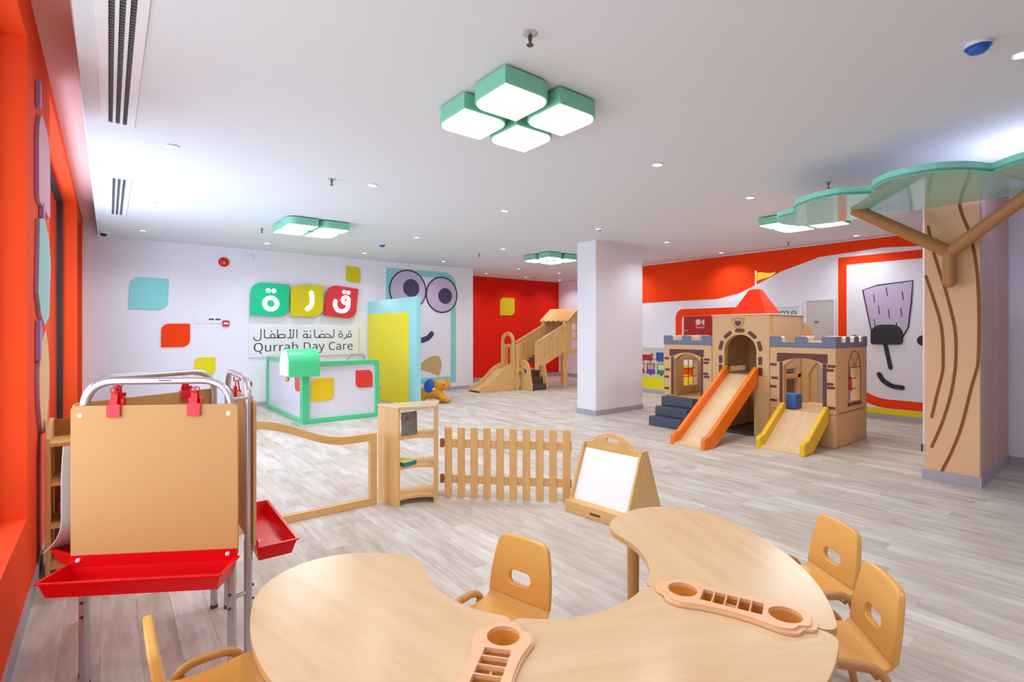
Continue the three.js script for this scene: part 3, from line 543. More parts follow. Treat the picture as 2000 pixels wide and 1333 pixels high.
// ------------------------------------------------------------------ reception desk and partition
{
  const t = thing('reception_desk', 'reception desk of white panels in green frames with leaf stickers', 'desk', [2.45, 0, 8.5]);
  const L = (g) => g.translate(-2.45, 0, 8.5), u0 = 2.42, u1 = 3.72, w0 = 8.46, w1 = 10.85, hh = 1.0, q = 0.075;
  const fr = rrect(u0, 0, u1, hh, [0, 0, 0.08, 0]); fr.holes.push(rrect(u0 + 0.11, q, u1 - q, hh - q, [0, 0, 0.03, 0], THREE.Path));
  mesh('front_frame', L(extr(fr, 0.09, 0.008).translate(0, 0, -w0 - 0.09)), mat.green, t);
  const fs = rrect(w0 + 0.09, 0, w1, hh, [0, 0, 0.06, 0]); fs.holes.push(rrect(w0 + 0.14, q, w1 - q, hh - q, 0, THREE.Path));
  mesh('side_frame', L(extr(fs, 0.09, 0.008).rotateY(Math.PI / 2).translate(u0, 0, 0)), mat.green, t);
  const fp = mesh('front_panel', L(slab(u0 + 0.1, u1 - 0.06, 0.06, hh - 0.06, w0 + 0.03, w0 + 0.06)), mat.panel, t);
  const sp = mesh('side_panel', L(slab(u0 + 0.03, u0 + 0.06, 0.06, hh - 0.06, w0 + 0.12, w1 - 0.06)), mat.panel, t);
  mesh('leaf_sticker', L(extr(leaf(2.56, 0.35, 2.93, 0.72, 0.1, false), 0.012, 0.002).translate(0, 0, -w0 - 0.03)), mat.amber2 || (mat.amber2 = M('#f2c40c', 0.4)), fp);
  mesh('leaf_sticker', L(extr(leaf(3.3, 0.52, 3.6, 0.82, 0.09, true), 0.012, 0.002).translate(0, 0, -w0 - 0.03)), mat.leafRed2 || (mat.leafRed2 = M('#ea3a2c', 0.4)), fp);
  mesh('leaf_sticker', L(extr(leaf(-8.95, 0.5, -8.63, 0.86, 0.09, true), 0.012, 0.002).rotateY(-Math.PI / 2).translate(u0 + 0.03, 0, 0)), mat.leafRed2, sp);
  mesh('worktop', L(slab(u0 + 0.095, u1 - 0.1, 0.72, 0.75, w0 + 0.1, w0 + 0.7)), mat.white, t);
  // mailbox at the corner
  const mb = thing('desk_mailbox', 'rounded green mailbox with a white front on the reception desk corner', 'mailbox', [2.47, 1.005, 8.58]);
  const prof = (k) => { const s = new THREE.Shape(), r = 0.21 - k; s.moveTo(-r, -0.21 + k); s.lineTo(r, -0.21 + k); s.lineTo(r, 0); s.absarc(0, 0, r, 0, Math.PI); s.lineTo(-r, -0.21 + k); return s; };
  const shell = prof(0); 
  mesh('shell', extr(shell, 0.46, 0.01, 20).rotateY(Math.PI / 2).translate(-0.22, 0.02, -0.0), mat.green, mb);
  mesh('front_face', extr(prof(0.018), 0.03, 0.004, 20).rotateY(Math.PI / 2).translate(-0.245, 0.02, 0), mat.white, mb);
  mesh('knob', new THREE.SphereGeometry(0.035, 14, 10).translate(-0.2, -0.23, 0.06), mat.amber, mb);
  mb.position.set(2.32, 0.99, -8.23);
  const pt = thing('partition', 'tall yellow partition with a pale cyan border beside the reception desk', 'partition', [4.63, 0, 9.9]);
  const Q = (g) => g.translate(-4.63, 0, 9.9);
  mesh('border', Q(slab(4.58, 4.68, 0, 2.15, 8.74, WS - 0.02, 0.006)), mat.cyanPale || (mat.cyanPale = M('#9fe0e6', 0.35)), pt);
  mesh('yellow_panel', Q(slab(4.573, 4.6, 0.02, 1.86, 9.05, WS - 0.02)), mat.yellowGloss || (mat.yellowGloss = M('#f5e400', 0.3)), pt);
  // office chair behind the desk
  const c = thing('office_chair', 'pale office chair behind the reception desk, only its backrest showing', 'chair', [3.62, 0, 9.3], 0.4);
  mesh('backrest', extr((() => { const s = rrect(-0.23, 0.55, 0.23, 1.07, 0.1); s.holes.push(rrect(-0.2, 0.58, 0.2, 1.04, 0.08, THREE.Path)); return s; })(), 0.03, 0.006), mat.steel, c);
  mesh('back_mesh', extr(rrect(-0.21, 0.57, 0.21, 1.05, 0.09), 0.008).translate(0, 0, 0.01), M('#dcd6de', 0.6), c);
  mesh('seat', box(0.46, 0.06, 0.44, 0, 0.45, 0.22, 0.025), mat.steel, c); mesh('post', cyl(0.025, 0.025, 0.36, 0, 0.24, 0.2), mat.metal, c);
  mesh('spine', beam([0, 0.44, 0.1], [0, 0.7, -0.01], 0.06, 0.02), mat.steel, c);
  for (let i = 0; i < 5; i++) { const a = i * 1.2566; mesh('foot', beam([0, 0.07, 0.2], [Math.sin(a) * 0.27, 0.03, 0.2 + Math.cos(a) * 0.27], 0.04, 0.03), mat.metal, c); mesh('caster', new THREE.SphereGeometry(0.03, 10, 8).translate(Math.sin(a) * 0.27, 0.03, 0.2 + Math.cos(a) * 0.27), mat.dark, c); }
}
// ride-on elephant, profile facing +u
{
  const t = thing('ride_on_elephant', 'orange plastic ride-on elephant with a blue ear beside the yellow partition', 'toy', [5.32, 0, 9.36], -0.62);
  const cap = (x, y, z, a, b, r1, r2) => { const p = V(x, y, z), A = V(...a), ba = V(...b).sub(A), pa = p.sub(A), h = Math.min(1, Math.max(0, pa.dot(ba) / ba.lengthSq())); return pa.sub(ba.multiplyScalar(h)).length() - (r1 + (r2 - r1) * h); };
  const smin = (a, b, k) => { const h = Math.max(k - Math.abs(a - b), 0) / k; return Math.min(a, b) - h * h * k * 0.25; };
  const f = (x, y, z) => {
    let d = cap(x, y, z, [-0.22, 0.2, 0], [0.02, 0.22, 0], 0.13, 0.12);
    for (const s of [-1, 1]) d = smin(d, cap(x, y, z, [0.16, 0.1, s * 0.08], [0.3, 0.06, s * 0.1], 0.06, 0.05), 0.05), d = smin(d, cap(x, y, z, [-0.25, 0.12, s * 0.09], [-0.25, 0.05, s * 0.1], 0.06, 0.05), 0.05);
    d = smin(d, cap(x, y, z, [0.02, 0.22, 0], [0.17, 0.1, 0], 0.1, 0.08), 0.06);
    d = smin(d, cap(x, y, z, [0.08, 0.36, 0], [0.14, 0.37, 0], 0.12, 0.11), 0.05);
    d = smin(d, cap(x, y, z, [0.2, 0.33, 0], [0.28, 0.38, 0], 0.07, 0.05), 0.05);
    d = smin(d, cap(x, y, z, [0.28, 0.38, 0], [0.27, 0.46, 0], 0.05, 0.045), 0.03);
    return d;
  };
  mesh('body', sdf(f, [0.0, 0.25, 0], 0.44, 48), mat.elephant, t);
  for (const s of [-1, 1]) mesh('ear', new THREE.SphereGeometry(1, 20, 14).scale(0.1, 0.135, 0.03).translate(-0.1, 0.35, s * 0.12), mat.blue, t);
  for (const s of [-1, 1]) mesh('eye', new THREE.SphereGeometry(0.014, 10, 8).translate(0.2, 0.38, s * 0.1), mat.dark, t);
  mesh('tusk', [bar([0.02, 0.31, 0.1], [-0.02, 0.28, 0.14], 0.02, 10)], mat.white, t);
}

// ------------------------------------------------------------------ wooden play tower
{
  const t = thing('wooden_play_tower', 'beech play tower with slide, brown steps, slatted rails and scalloped roof', 'play tower', [8.7, 0, 10.1]);
  const L = (g) => g.translate(-8.7, 0, 10.1);
  const wd = mat.beech, P = (u, y, w) => [u - 8.7, y, -w + 10.1];
  // slide running down towards -u
  const sl = new THREE.Shape(); sl.moveTo(6.97, 0.0); sl.lineTo(8.05, 0.0); sl.lineTo(8.05, 0.66); sl.lineTo(7.9, 0.66); sl.quadraticCurveTo(7.75, 0.62, 7.6, 0.5); sl.quadraticCurveTo(7.35, 0.24, 7.1, 0.16); sl.quadraticCurveTo(6.97, 0.14, 6.95, 0.06); sl.closePath();
  for (const w of [10.08, 10.54]) mesh('slide_side', L(extr(sl, 0.035, 0.004).translate(0, 0, -w - 0.035)), wd, t, 'x');
  const ch = []; const cp = [[8.05, 0.52], [7.85, 0.52], [7.7, 0.44], [7.5, 0.26], [7.3, 0.12], [7.1, 0.06], [6.97, 0.045]];
  for (let i = 0; i < cp.length - 1; i++) ch.push(beam(P(cp[i][0], cp[i][1], 10.325), P(cp[i + 1][0], cp[i + 1][1], 10.325), 0.02, 0.43));
  mesh('slide_chute', ch, mat.maple, t, 'x');
  // arch above the slide
  const ar = new THREE.Shape(); ar.moveTo(-10.59, 0.5); ar.lineTo(-10.5, 0.5); ar.lineTo(-10.5, 1.2); ar.absarc(-10.325, 1.2, 0.175, Math.PI, 0, true); ar.lineTo(-10.15, 0.5); ar.lineTo(-10.06, 0.5); ar.lineTo(-10.06, 1.2); ar.absarc(-10.325, 1.2, 0.265, 0, Math.PI); ar.closePath();
  mesh('slide_arch', L(extr(ar, 0.04, 0.004, 16).rotateY(-Math.PI / 2).translate(8.02, 0, 0)), wd, t, 'y');
  mesh('arch_badge', L(extr(circle(-10.325, 1.425, 0.035), 0.012).rotateY(-Math.PI / 2).translate(7.985, 0, 0)), mat.foamOrange, t);
  mesh('platform', L(slab(8.02, 8.75, 0.46, 0.52, 10.05, 10.62)), wd, t, 'x');
  mesh('corner_post', L(slab(8.05, 8.13, 0, 1.15, 10.02, 10.1, 0.008)), wd, t, 'y');
  mesh('corner_post', L(slab(8.05, 8.13, 0, 1.15, 10.58, 10.66, 0.008)), wd, t, 'y');
  mesh('rail', L(slab(8.1, 8.75, 1.06, 1.14, 10.6, 10.64)), wd, t, 'x'); mesh('rail', L(slab(8.1, 8.75, 0.55, 0.6, 10.6, 10.64)), wd, t, 'x');
  for (const u of [8.2, 8.33, 8.46, 8.59, 8.7]) mesh('baluster', L(slab(u - 0.025, u + 0.025, 0.55, 1.1, 10.61, 10.63)), wd, t, 'y');
  // porthole panel and brown steps towards the camera
  const ps = new THREE.Shape(); ps.moveTo(9.62, 0); ps.lineTo(10.06, 0); ps.lineTo(10.06, 0.76); ps.lineTo(9.9, 0.76); ps.quadraticCurveTo(9.72, 0.72, 9.68, 0.4); ps.lineTo(9.62, 0.15); ps.closePath();
  const ph = ps.clone(); ph.holes.push(circle(9.87, 0.5, 0.07, THREE.Path));
  const pp = mesh('porthole_panel', L(extr(ph, 0.035, 0.004).rotateY(Math.PI / 2).translate(8.2, 0, 0)), wd, t, 'y');
  mesh('porthole_ring', L(new THREE.TorusGeometry(0.072, 0.014, 8, 24).rotateY(Math.PI / 2).translate(8.2, 0.5, -9.87)), mat.steel, pp);
  mesh('step_panel', L(extr(ps, 0.035, 0.004).rotateY(Math.PI / 2).translate(8.72, 0, 0)), wd, t, 'y');
  const brown = M('#5b423c', 0.6);
  for (let i = 0; i < 3; i++) mesh('step', L(slab(8.235, 8.72, 0, 0.165 * (i + 1) - 0.01, 9.66 + i * 0.13, 9.79 + i * 0.13)), brown, t);
  for (let i = 0; i < 5; i++) mesh('upper_step', L(slab(8.76 + i * 0.14, 8.9 + i * 0.14, 0.66 + i * 0.065, 0.7 + i * 0.065, 9.84, 10.56)), brown, t);
  // sloped slatted rails up to the tower
  for (const w of [9.78, 10.6]) {
    const fr = poly([[8.5, 0.62], [8.72, 0.6], [9.45, 0.94], [9.45, 1.62], [8.5, 1.17]]);
    fr.holes.push(...[0, 1, 2, 3].map((i) => { const a = 8.72 + i * 0.15, k = (a - 8.5) * 0.47; const p = new THREE.Path(); p.moveTo(a, 0.72 + k * 0.9); p.lineTo(a + 0.03, 0.73 + k * 0.9); p.lineTo(a + 0.03, 1.08 + k); p.lineTo(a, 1.06 + k); p.closePath(); return p; }));
    mesh('slatted_rail', L(extr(fr, 0.03, 0.003).translate(0, 0, -w)), wd, t, 'y');
    mesh('handrail', beam(P(8.48, 1.19, w - 0.015), P(9.46, 1.65, w - 0.015), 0.05, 0.05), mat.maple, t, 'x');
  }
  mesh('rail_post', L(slab(8.45, 8.53, 0.5, 1.22, 9.74, 9.8)), wd, t, 'y');
  // tower
  for (const [u, w] of [[9.47, 9.75], [9.47, 10.6], [10.2, 9.75], [10.2, 10.6]]) mesh('tower_post', L(slab(u - 0.045, u + 0.045, 0, 1.78, w - 0.045, w + 0.045, 0.006)), wd, t, 'y');
  mesh('tower_floor', L(slab(9.42, 10.25, 0.86, 0.92, 9.7, 10.65)), wd, t, 'x');
  mesh('entry_panel', L(slab(9.44, 9.47, 0.92, 1.7, 9.7, 9.82)), wd, t, 'y');
  const tf = poly([[9.43, 0.88], [10.25, 0.88], [10.25, 1.74], [9.85, 2.06], [9.43, 1.74]]); tf.holes.push(rrect(9.68, 1.3, 10.02, 1.68, 0.02, THREE.Path), rrect(9.66, 1.0, 10.02, 1.24, 0.02, THREE.Path));
  const tw = mesh('tower_front', L(extr(tf, 0.03, 0.003).translate(0, 0, -9.74)), wd, t, 'y');
  mesh('mullion', L(slab(9.84, 9.865, 1.3, 1.68, 9.71, 9.73)), wd, tw, 'y'); mesh('mullion', L(slab(9.68, 10.02, 1.48, 1.5, 9.71, 9.73)), wd, tw, 'x');
  const tb = poly([[9.43, 0.88], [10.25, 0.88], [10.25, 1.74], [9.85, 2.06], [9.43, 1.74]]); mesh('tower_back', L(extr(tb, 0.03, 0.003).translate(0, 0, -10.65)), wd, t, 'y');
  // scalloped roof boards: three courses on each slope
  const dir = V(0.42, 0.35, 0).normalize(), nrm = V(-dir.y, dir.x, 0);
  for (const side of [-1, 1]) {
    const slope = new THREE.Shape(); slope.moveTo(9.6, 0.56); slope.lineTo(10.74, 0.56); slope.lineTo(10.74, 0.06);
    for (let i = 0; i < 6; i++) { const b = 10.74 - i * 0.19; slope.quadraticCurveTo(b - 0.095, -0.06, b - 0.19, 0.06); }
    slope.closePath();
    const g = extr(slope, 0.025, 0.003, 6);   // x = w, y = up the slope
    g.rotateY(Math.PI / 2);                   // x -> -z, z -> x (thickness)
    g.rotateZ(-Math.PI / 2 + Math.atan2(0.35, 0.42));
    if (side > 0) g.scale(-1, 1, 1);
    if (side > 0) { const id = g.index; const pos = g.attributes.position.array; for (let i = 0; i < pos.length; i += 9) for (let c = 0; c < 3; c++) { const a = pos[i + 3 + c]; pos[i + 3 + c] = pos[i + 6 + c]; pos[i + 6 + c] = a; } g.computeVertexNormals(); }
    g.translate(9.85 - side * -0.44, 1.745, 0);
    mesh('roof_slope', L(g), M('#e5a85c', 0.5), t);
  }
}

// ------------------------------------------------------------------ play castle (local x = 3.8 - w, z towards the camera side)
{
  const CU = 7.22, CW = 3.8, g0 = 'soft play castle pieces';
  const t = thing('play_castle', 'tan soft play castle with grey battlements, arched tower and red roof', 'play castle', [CU, 0, CW], -Math.PI / 2);
  const cv = mat.canvas, D = 1.1, TH = 0.1;
  const tops = (x0, x1, n, yLow, yTop) => { const pts = [], k = (x1 - x0) / (2 * n - 1), r = 0.018; for (let i = 0; i < n; i++) { const a = x1 - 2 * i * k, b = a - k; if (i) pts.push([a, yLow], [a, yTop - r]); pts.push([a - (i ? r : 0), yTop], [b + (i < n - 1 ? r : 0), yTop]); if (i < n - 1) pts.push([b, yTop - r], [b, yLow]); } return pts; };
  const archPts = (a0, a1, y0, ys, rise) => { const o = [[a0, y0]]; for (let i = 0; i <= 16; i++) { const x = a0 + (a1 - a0) * i / 16, k = (i - 8) / 8; o.push([x, ys + rise * (1 - k * k)]); } o.push([a1, y0]); return o; };
  const wallShape = (x0, x1, y0, n, door) => poly([[x0, y0], ...(door || []), [x1, y0], [x1, 1.275], [x0, 1.275]]);
  const crest = (x0, x1, n) => poly([[x0, 1.277], [x1, 1.277], ...tops(x0, x1, n, 1.345, 1.42)]);
  const at = (g, z) => g.translate(0, 0, z);
  // left bastion
  mesh('left_base', span(-1.3, -0.445, 0, 0.435, -D, 0, 0.015), cv, t);
  let s = wallShape(-1.3, -0.445, 0.437, 3, archPts(-1.1, -0.64, 0.437, 1.02, 0.11));
  const lw = mesh('left_wall', at(extr(s, TH, 0.008), -TH), cv, t);
  { const b = mesh('battlement', at(extr(crest(-1.3, -0.445, 3), TH, 0.004), -TH), mat.cream, t); mesh('battlement_band', at(extr(crest(-1.3, -0.445, 3), 0.004), 0), mat.slateBlue, b); }
  const lintel = (x0, x1, y0, y1, a0, a1, rise) => { const p = new THREE.Shape(); p.moveTo(x0, y0); p.lineTo(a0, y0); p.quadraticCurveTo((a0 + a1) / 2, y0 + rise * 2, a1, y0); p.lineTo(x1, y0); p.lineTo(x1, y1); p.lineTo(x0, y1); p.closePath(); return p; };
  mesh('lintel', at(extr(lintel(-1.19, -0.58, 1.085, 1.2, -1.13, -0.62, 0.065), 0.005), 0), mat.brown, lw);
  mesh('jamb', at(extr(poly([[-1.16, 0.46], [-1.11, 0.46], [-1.11, 1.075], [-1.16, 1.075]]), 0.005), 0), mat.brown, lw); mesh('jamb', at(extr(poly([[-0.63, 0.46], [-0.59, 0.46], [-0.59, 1.075], [-0.63, 1.075]]), 0.005), 0), mat.brown, lw);
  const brick = extr(rrect(-0.045, -0.017, 0.045, 0.017, 0.01), 0.006, 0, 3);
  const bricks = (parent, list) => list.forEach(([w, y]) => { const b = mesh('brick', brick, mat.brown, parent); b.position.set(CW - w, y, 0); });
  bricks(lw, [[5.045, 1.044], [5.03, 0.859], [5.045, 0.741], [5.045, 0.553], [4.325, 1.053], [4.34, 1.003], [4.345, 0.833], [4.33, 0.787]]);
  // side walls with arched windows
  const sideWall = (x, label, dark) => {
    const p = poly([[TH + 0.002, 0.437], [D - TH - 0.002, 0.437], [D - TH - 0.002, 1.275], [TH + 0.002, 1.275]]); const u0 = 0.42, u1 = 0.85;
    p.holes.push(rrect(u0, 0.56, u1, 1.0, 0.005, THREE.Path));
    const m = mesh(label, extr(p, TH, 0.008).rotateY(Math.PI / 2).translate(x, 0, -0.0), cv, t);
    const zo = x > 0 ? x + TH : x - 0.004;
    mesh('window_arch', [new THREE.TorusGeometry(0.215, 0.006, 6, 24, Math.PI).rotateY(Math.PI / 2).translate(x > 0 ? x + TH : x, 1.01, -(u0 + u1) / 2), beam([x > 0 ? x + TH : x, 1.01, -u0], [x > 0 ? x + TH : x, 1.01, -u1], 0.01, 0.01), beam([x > 0 ? x + TH : x, 1.02, -(u0 + u1) / 2], [x > 0 ? x + TH : x, 1.17, -u0 - 0.09], 0.006, 0.006), beam([x > 0 ? x + TH : x, 1.02, -(u0 + u1) / 2], [x > 0 ? x + TH : x, 1.17, -u1 + 0.09], 0.006, 0.006)], mat.brown, m);
    for (const y of [0.71, 0.85]) mesh('window_bar', span(x + 0.04, x + 0.05, y - 0.005, y + 0.005, -u1, -u0), mat.brown, m);
    mesh('window_bar', span(x + 0.04, x + 0.05, 0.56, 1.0, -(u0 + u1) / 2 - 0.004, -(u0 + u1) / 2 + 0.004), mat.brown, m);
    for (const u of [u0, u1]) mesh('window_edge', span(x > 0 ? x + TH : x - 0.004, x > 0 ? x + TH + 0.004 : x, 0.55, 1.0, -u - 0.006, -u + 0.006), mat.brown, m);
    mesh('window_sill', span(x > 0 ? x + TH : x - 0.006, x > 0 ? x + TH + 0.006 : x, 0.5, 0.545, -u1 - 0.02, -u0 + 0.02), mat.brown, m);
    const b = mesh('battlement', extr(crest(TH + 0.002, D - TH - 0.002, 4), TH, 0.004).rotateY(Math.PI / 2).translate(x, 0, 0), mat.cream, t); mesh('battlement_band', extr(crest(0.0, D, 4), 0.004).rotateY(Math.PI / 2).translate(x > 0 ? x + TH : x - 0.004, 0, 0), mat.slateBlue, b);
  };
  sideWall(-1.3, 'left_side_wall'); sideWall(1.15, 'right_side_wall');
  mesh('left_back_wall', at(extr(wallShape(-1.3, -0.445, 0.437, 3), TH, 0.008), -D), cv, t); mesh('battlement', at(extr(crest(-1.3, -0.445, 3), TH, 0.004), -D), mat.cream, t); mesh('battlement', at(extr(crest(0.428, 1.25, 3), TH, 0.004), -D), mat.cream, t);
  // right bastion
  mesh('right_base', span(0.428, 1.25, 0, 0.425, -D, 0, 0.015), cv, t);
  s = wallShape(0.428, 1.25, 0.427, 3, archPts(0.61, 1.105, 0.427, 1.02, 0.12));
  const rw = mesh('right_wall', at(extr(s, TH, 0.008), -TH), cv, t);
  { const b = mesh('battlement', at(extr(crest(0.428, 1.25, 3), TH, 0.004), -TH), mat.cream, t); mesh('battlement_band', at(extr(crest(0.428, 1.25, 3), 0.004), 0), mat.slateBlue, b); }
  mesh('lintel', at(extr(lintel(0.525, 1.155, 1.075, 1.195, 0.585, 1.1, 0.06), 0.005), 0), mat.brown, rw);
  mesh('jamb', at(extr(poly([[0.56, 0.44], [0.6, 0.44], [0.6, 1.07], [0.56, 1.07]]), 0.005), 0), mat.brown, rw); mesh('jamb', at(extr(poly([[1.1, 0.44], [1.145, 0.44], [1.145, 1.07], [1.1, 1.07]]), 0.005), 0), mat.brown, rw);
  bricks(rw, [[3.325, 1.032], [3.305, 0.847], [3.325, 0.729], [3.32, 0.54], [2.6, 1.044], [2.618, 0.991], [2.622, 0.816], [2.605, 0.769], [2.6, 0.513]]);
  s = wallShape(0.428, 1.25, 0.427, 3, archPts(0.53, 1.1, 0.427, 0.85, 0.28));
  mesh('right_back_wall', at(extr(s, TH, 0.008), -D), cv, t);
  // tower
  s = poly([[-0.44, 0.85], [-0.24, 0.85], ...Array.from({ length: 25 }, (_, i) => [-0.0025 - Math.cos(i * Math.PI / 24) * 0.2375, 1.2 + Math.sin(i * Math.PI / 24) * 0.2375]), [0.235, 0.85], [0.424, 0.85], [0.424, 1.72], [-0.44, 1.72]]);
  const tf = mesh('tower_front', at(extr(s, TH, 0.01, 16), -TH), cv, t);
  mesh('tower_leg', span(-0.44, -0.25, 0, 0.845, -TH, 0, 0.012), cv, t); mesh('tower_leg', span(0.2, 0.424, 0, 0.845, -TH, 0, 0.012), cv, t);
  mesh('tower_platform', span(-0.44, 0.424, 0.79, 0.86, -D + 0.1, -0.005, 0.008), cv, t);
  mesh('tower_mat', span(-0.3, 0.2, 0, 0.03, -D + 0.1, 0.06, 0.008), mat.mat, t);
  s = poly([[TH + 0.002, 0], [D - TH - 0.002, 0], [D - TH - 0.002, 1.72], [TH + 0.002, 1.72]]); s.holes.push(rrect(0.42, 0.45, 0.9, 0.94, 0.01, THREE.Path));
  mesh('tower_side', extr(s, 0.06, 0.006).rotateY(Math.PI / 2).translate(0.364, 0, -0.0), mat.cream2 || (mat.cream2 = M('#e8c49c', 0.5)), t);
  mesh('tower_side', extr(s.clone(), 0.06, 0.006).rotateY(Math.PI / 2).translate(-0.44, 0, 0), mat.cream2, t);
  s = poly([[-0.44, 0], [0.424, 0], [0.424, 1.72], [-0.44, 1.72]]); s.holes.push(poly([[-0.12, 0.87], [0.1, 0.87], [0.1, 1.3], [-0.01, 1.42], [-0.12, 1.3]]));
  mesh('tower_back', at(extr(s, TH, 0.01), -D), cv, t); mesh('niche_panel', at(extr(poly([[-0.13, 0.86], [0.11, 0.86], [0.11, 1.31], [-0.01, 1.44], [-0.13, 1.31]]), 0.04), -D - 0.02), mat.cream2, t);
  mesh('tower_cap', span(-0.45, 0.434, 1.72, 1.737, -D - 0.01, 0.01, 0.006), mat.cream, t);
  for (const a of [15, 52, 90, 128, 165]) { const b = mesh('arch_brick', extr(rrect(-0.07, -0.027, 0.07, 0.027, 0.02), 0.006, 0, 4), mat.brown, tf), r = 0.3, th = a * Math.PI / 180; b.position.set(-0.0025 + Math.cos(th) * r, 1.2 + Math.sin(th) * r, 0); b.rotation.z = th - Math.PI / 2; }
  for (const [x, y] of [[-0.3, 1.07], [0.295, 1.07], [-0.3, 0.935], [0.3, 0.92]]) { const b = mesh('arch_brick', extr(rrect(-0.027, -0.058, 0.027, 0.058, 0.02), 0.006, 0, 4), mat.brown, tf); b.position.set(x, y, 0); }
  const sh = (k) => { const p = new THREE.Shape(), w = 0.095 - k, x = -0.03; p.moveTo(x - w, 1.68 - k); p.quadraticCurveTo(x - w / 2, 1.66 - k, x, 1.695 - k * 1.3); p.quadraticCurveTo(x + w / 2, 1.66 - k, x + w, 1.68 - k); p.quadraticCurveTo(x + w, 1.56 + k, x, 1.525 + k); p.quadraticCurveTo(x - w, 1.56 + k, x - w, 1.68 - k); return p; };
  const sd = mesh('shield', extr(sh(0), 0.003), mat.brown, tf); mesh('shield_field', extr(sh(0.008), 0.005), cv, sd);
  mesh('crown', extr(poly([[-0.085, 1.655], [-0.07, 1.58], [-0.03, 1.56], [0.01, 1.58], [0.025, 1.655], [0.0, 1.63], [-0.012, 1.655], [-0.03, 1.625], [-0.048, 1.655], [-0.06, 1.63]]), 0.007), mat.brown, sd);
  // pyramid roof and flag
  {
    const b = [[-0.235, -0.16], [0.3, -0.16], [0.3, -0.63], [-0.235, -0.63]], y0 = 1.737, y1 = 2.115, q = [[-0.04, -0.35], [0.1, -0.35], [0.1, -0.46], [-0.04, -0.46]], pos = [];
    const quad = (A, B, C, Dd) => pos.push(...A, ...B, ...C, ...A, ...C, ...Dd);
    for (let i = 0; i < 4; i++) { const j = (i + 1) % 4; quad([b[i][0], y0, b[i][1]], [b[j][0], y0, b[j][1]], [q[j][0], y1, q[j][1]], [q[i][0], y1, q[i][1]]); }
    quad([q[0][0], y1, q[0][1]], [q[1][0], y1, q[1][1]], [q[2][0], y1, q[2][1]], [q[3][0], y1, q[3][1]]); quad([b[3][0], y0, b[3][1]], [b[2][0], y0, b[2][1]], [b[1][0], y0, b[1][1]], [b[0][0], y0, b[0][1]]);
    const g = new THREE.BufferGeometry(); g.setAttribute('position', new THREE.BufferAttribute(new Float32Array(pos), 3)); g.computeVertexNormals();
    const rf = mesh('roof', g, mat.foamRed, t);
    mesh('flag_pole', cyl(0.011, 0.011, 0.29, 0.03, y1 + 0.135, -0.4, 12), mat.cream, rf);
    const fl = new THREE.Shape(); fl.moveTo(0.035, 2.36); fl.bezierCurveTo(0.14, 2.39, 0.2, 2.31, 0.33, 2.355); fl.bezierCurveTo(0.27, 2.26, 0.15, 2.29, 0.035, 2.23); fl.closePath();
    mesh('flag', extr(fl, 0.012, 0.002).translate(0, 0, -0.406), mat.foamYellow, rf);
  }
  // slides
  function slide(name, label, x0, x1, run, top, col, rail) {
    const o = thing(name, label, 'slide', [CU, 0, CW], -Math.PI / 2, g0), k = top / (run - 0.16), S = new THREE.Shape();
    const z0 = 0.012, ze = run;                    // profile in (z, y)
    S.moveTo(z0, top - 0.1); S.lineTo(run - 0.24, 0.0); S.lineTo(ze, 0); S.lineTo(ze, 0.1); S.quadraticCurveTo(ze, 0.155, ze - 0.06, 0.16); S.quadraticCurveTo(ze - 0.15, 0.17, ze - 0.2, 0.2 + 0.02); S.lineTo(z0 + 0.06, top + rail - 0.02); S.quadraticCurveTo(z0 + 0.02, top + rail, z0, top + rail - 0.04); S.closePath();
    const side = extr(S, 0.06, 0.012).rotateY(-Math.PI / 2);           // x -> z, thickness towards -x
    mesh('side_rail', side.clone().translate(x0 + 0.06, 0, 0), col, o); mesh('side_rail', side.clone().translate(x1, 0, 0), col, o);
    const c = poly([[z0, top - 0.05], [run - 0.18, 0.0], [ze - 0.005, 0], [ze - 0.005, 0.03], [run - 0.14, 0.045], [z0 + 0.02, top], [z0, top]]);
    mesh('chute', extr(c, x1 - x0 - 0.12).rotateY(-Math.PI / 2).translate(x1 - 0.06, 0, 0), mat.chute, o, 'z');
  }
  slide('foam_slide', 'tall orange foam slide coming down from the castle tower arch', -0.22, 0.28, 1.39, 0.865, mat.foamOrange, 0.13);
  slide('foam_slide', 'short yellow foam slide from the right castle bastion', 0.59, 1.18, 0.74, 0.43, mat.foamYellow, 0.11);
  const st = thing('foam_steps', 'dark slate foam steps leading up to the left castle bastion', 'steps', [CU, 0, 4.755], -Math.PI / 2, g0);
  for (let i = 0; i < 3; i++) mesh('step', span(-0.285, 0.285, 0.145 * i, 0.145 * (i + 1), 0.01, 0.49 - i * 0.165, 0.014), mat.slate, st);
  solo('foam_cube', box(0.2, 0.2, 0.2, 7.42, 0.43 + 0.1, -3.17, 0.012), mat.foamBlue, 'blue foam cube lying inside the right castle bastion', 'foam block');
}

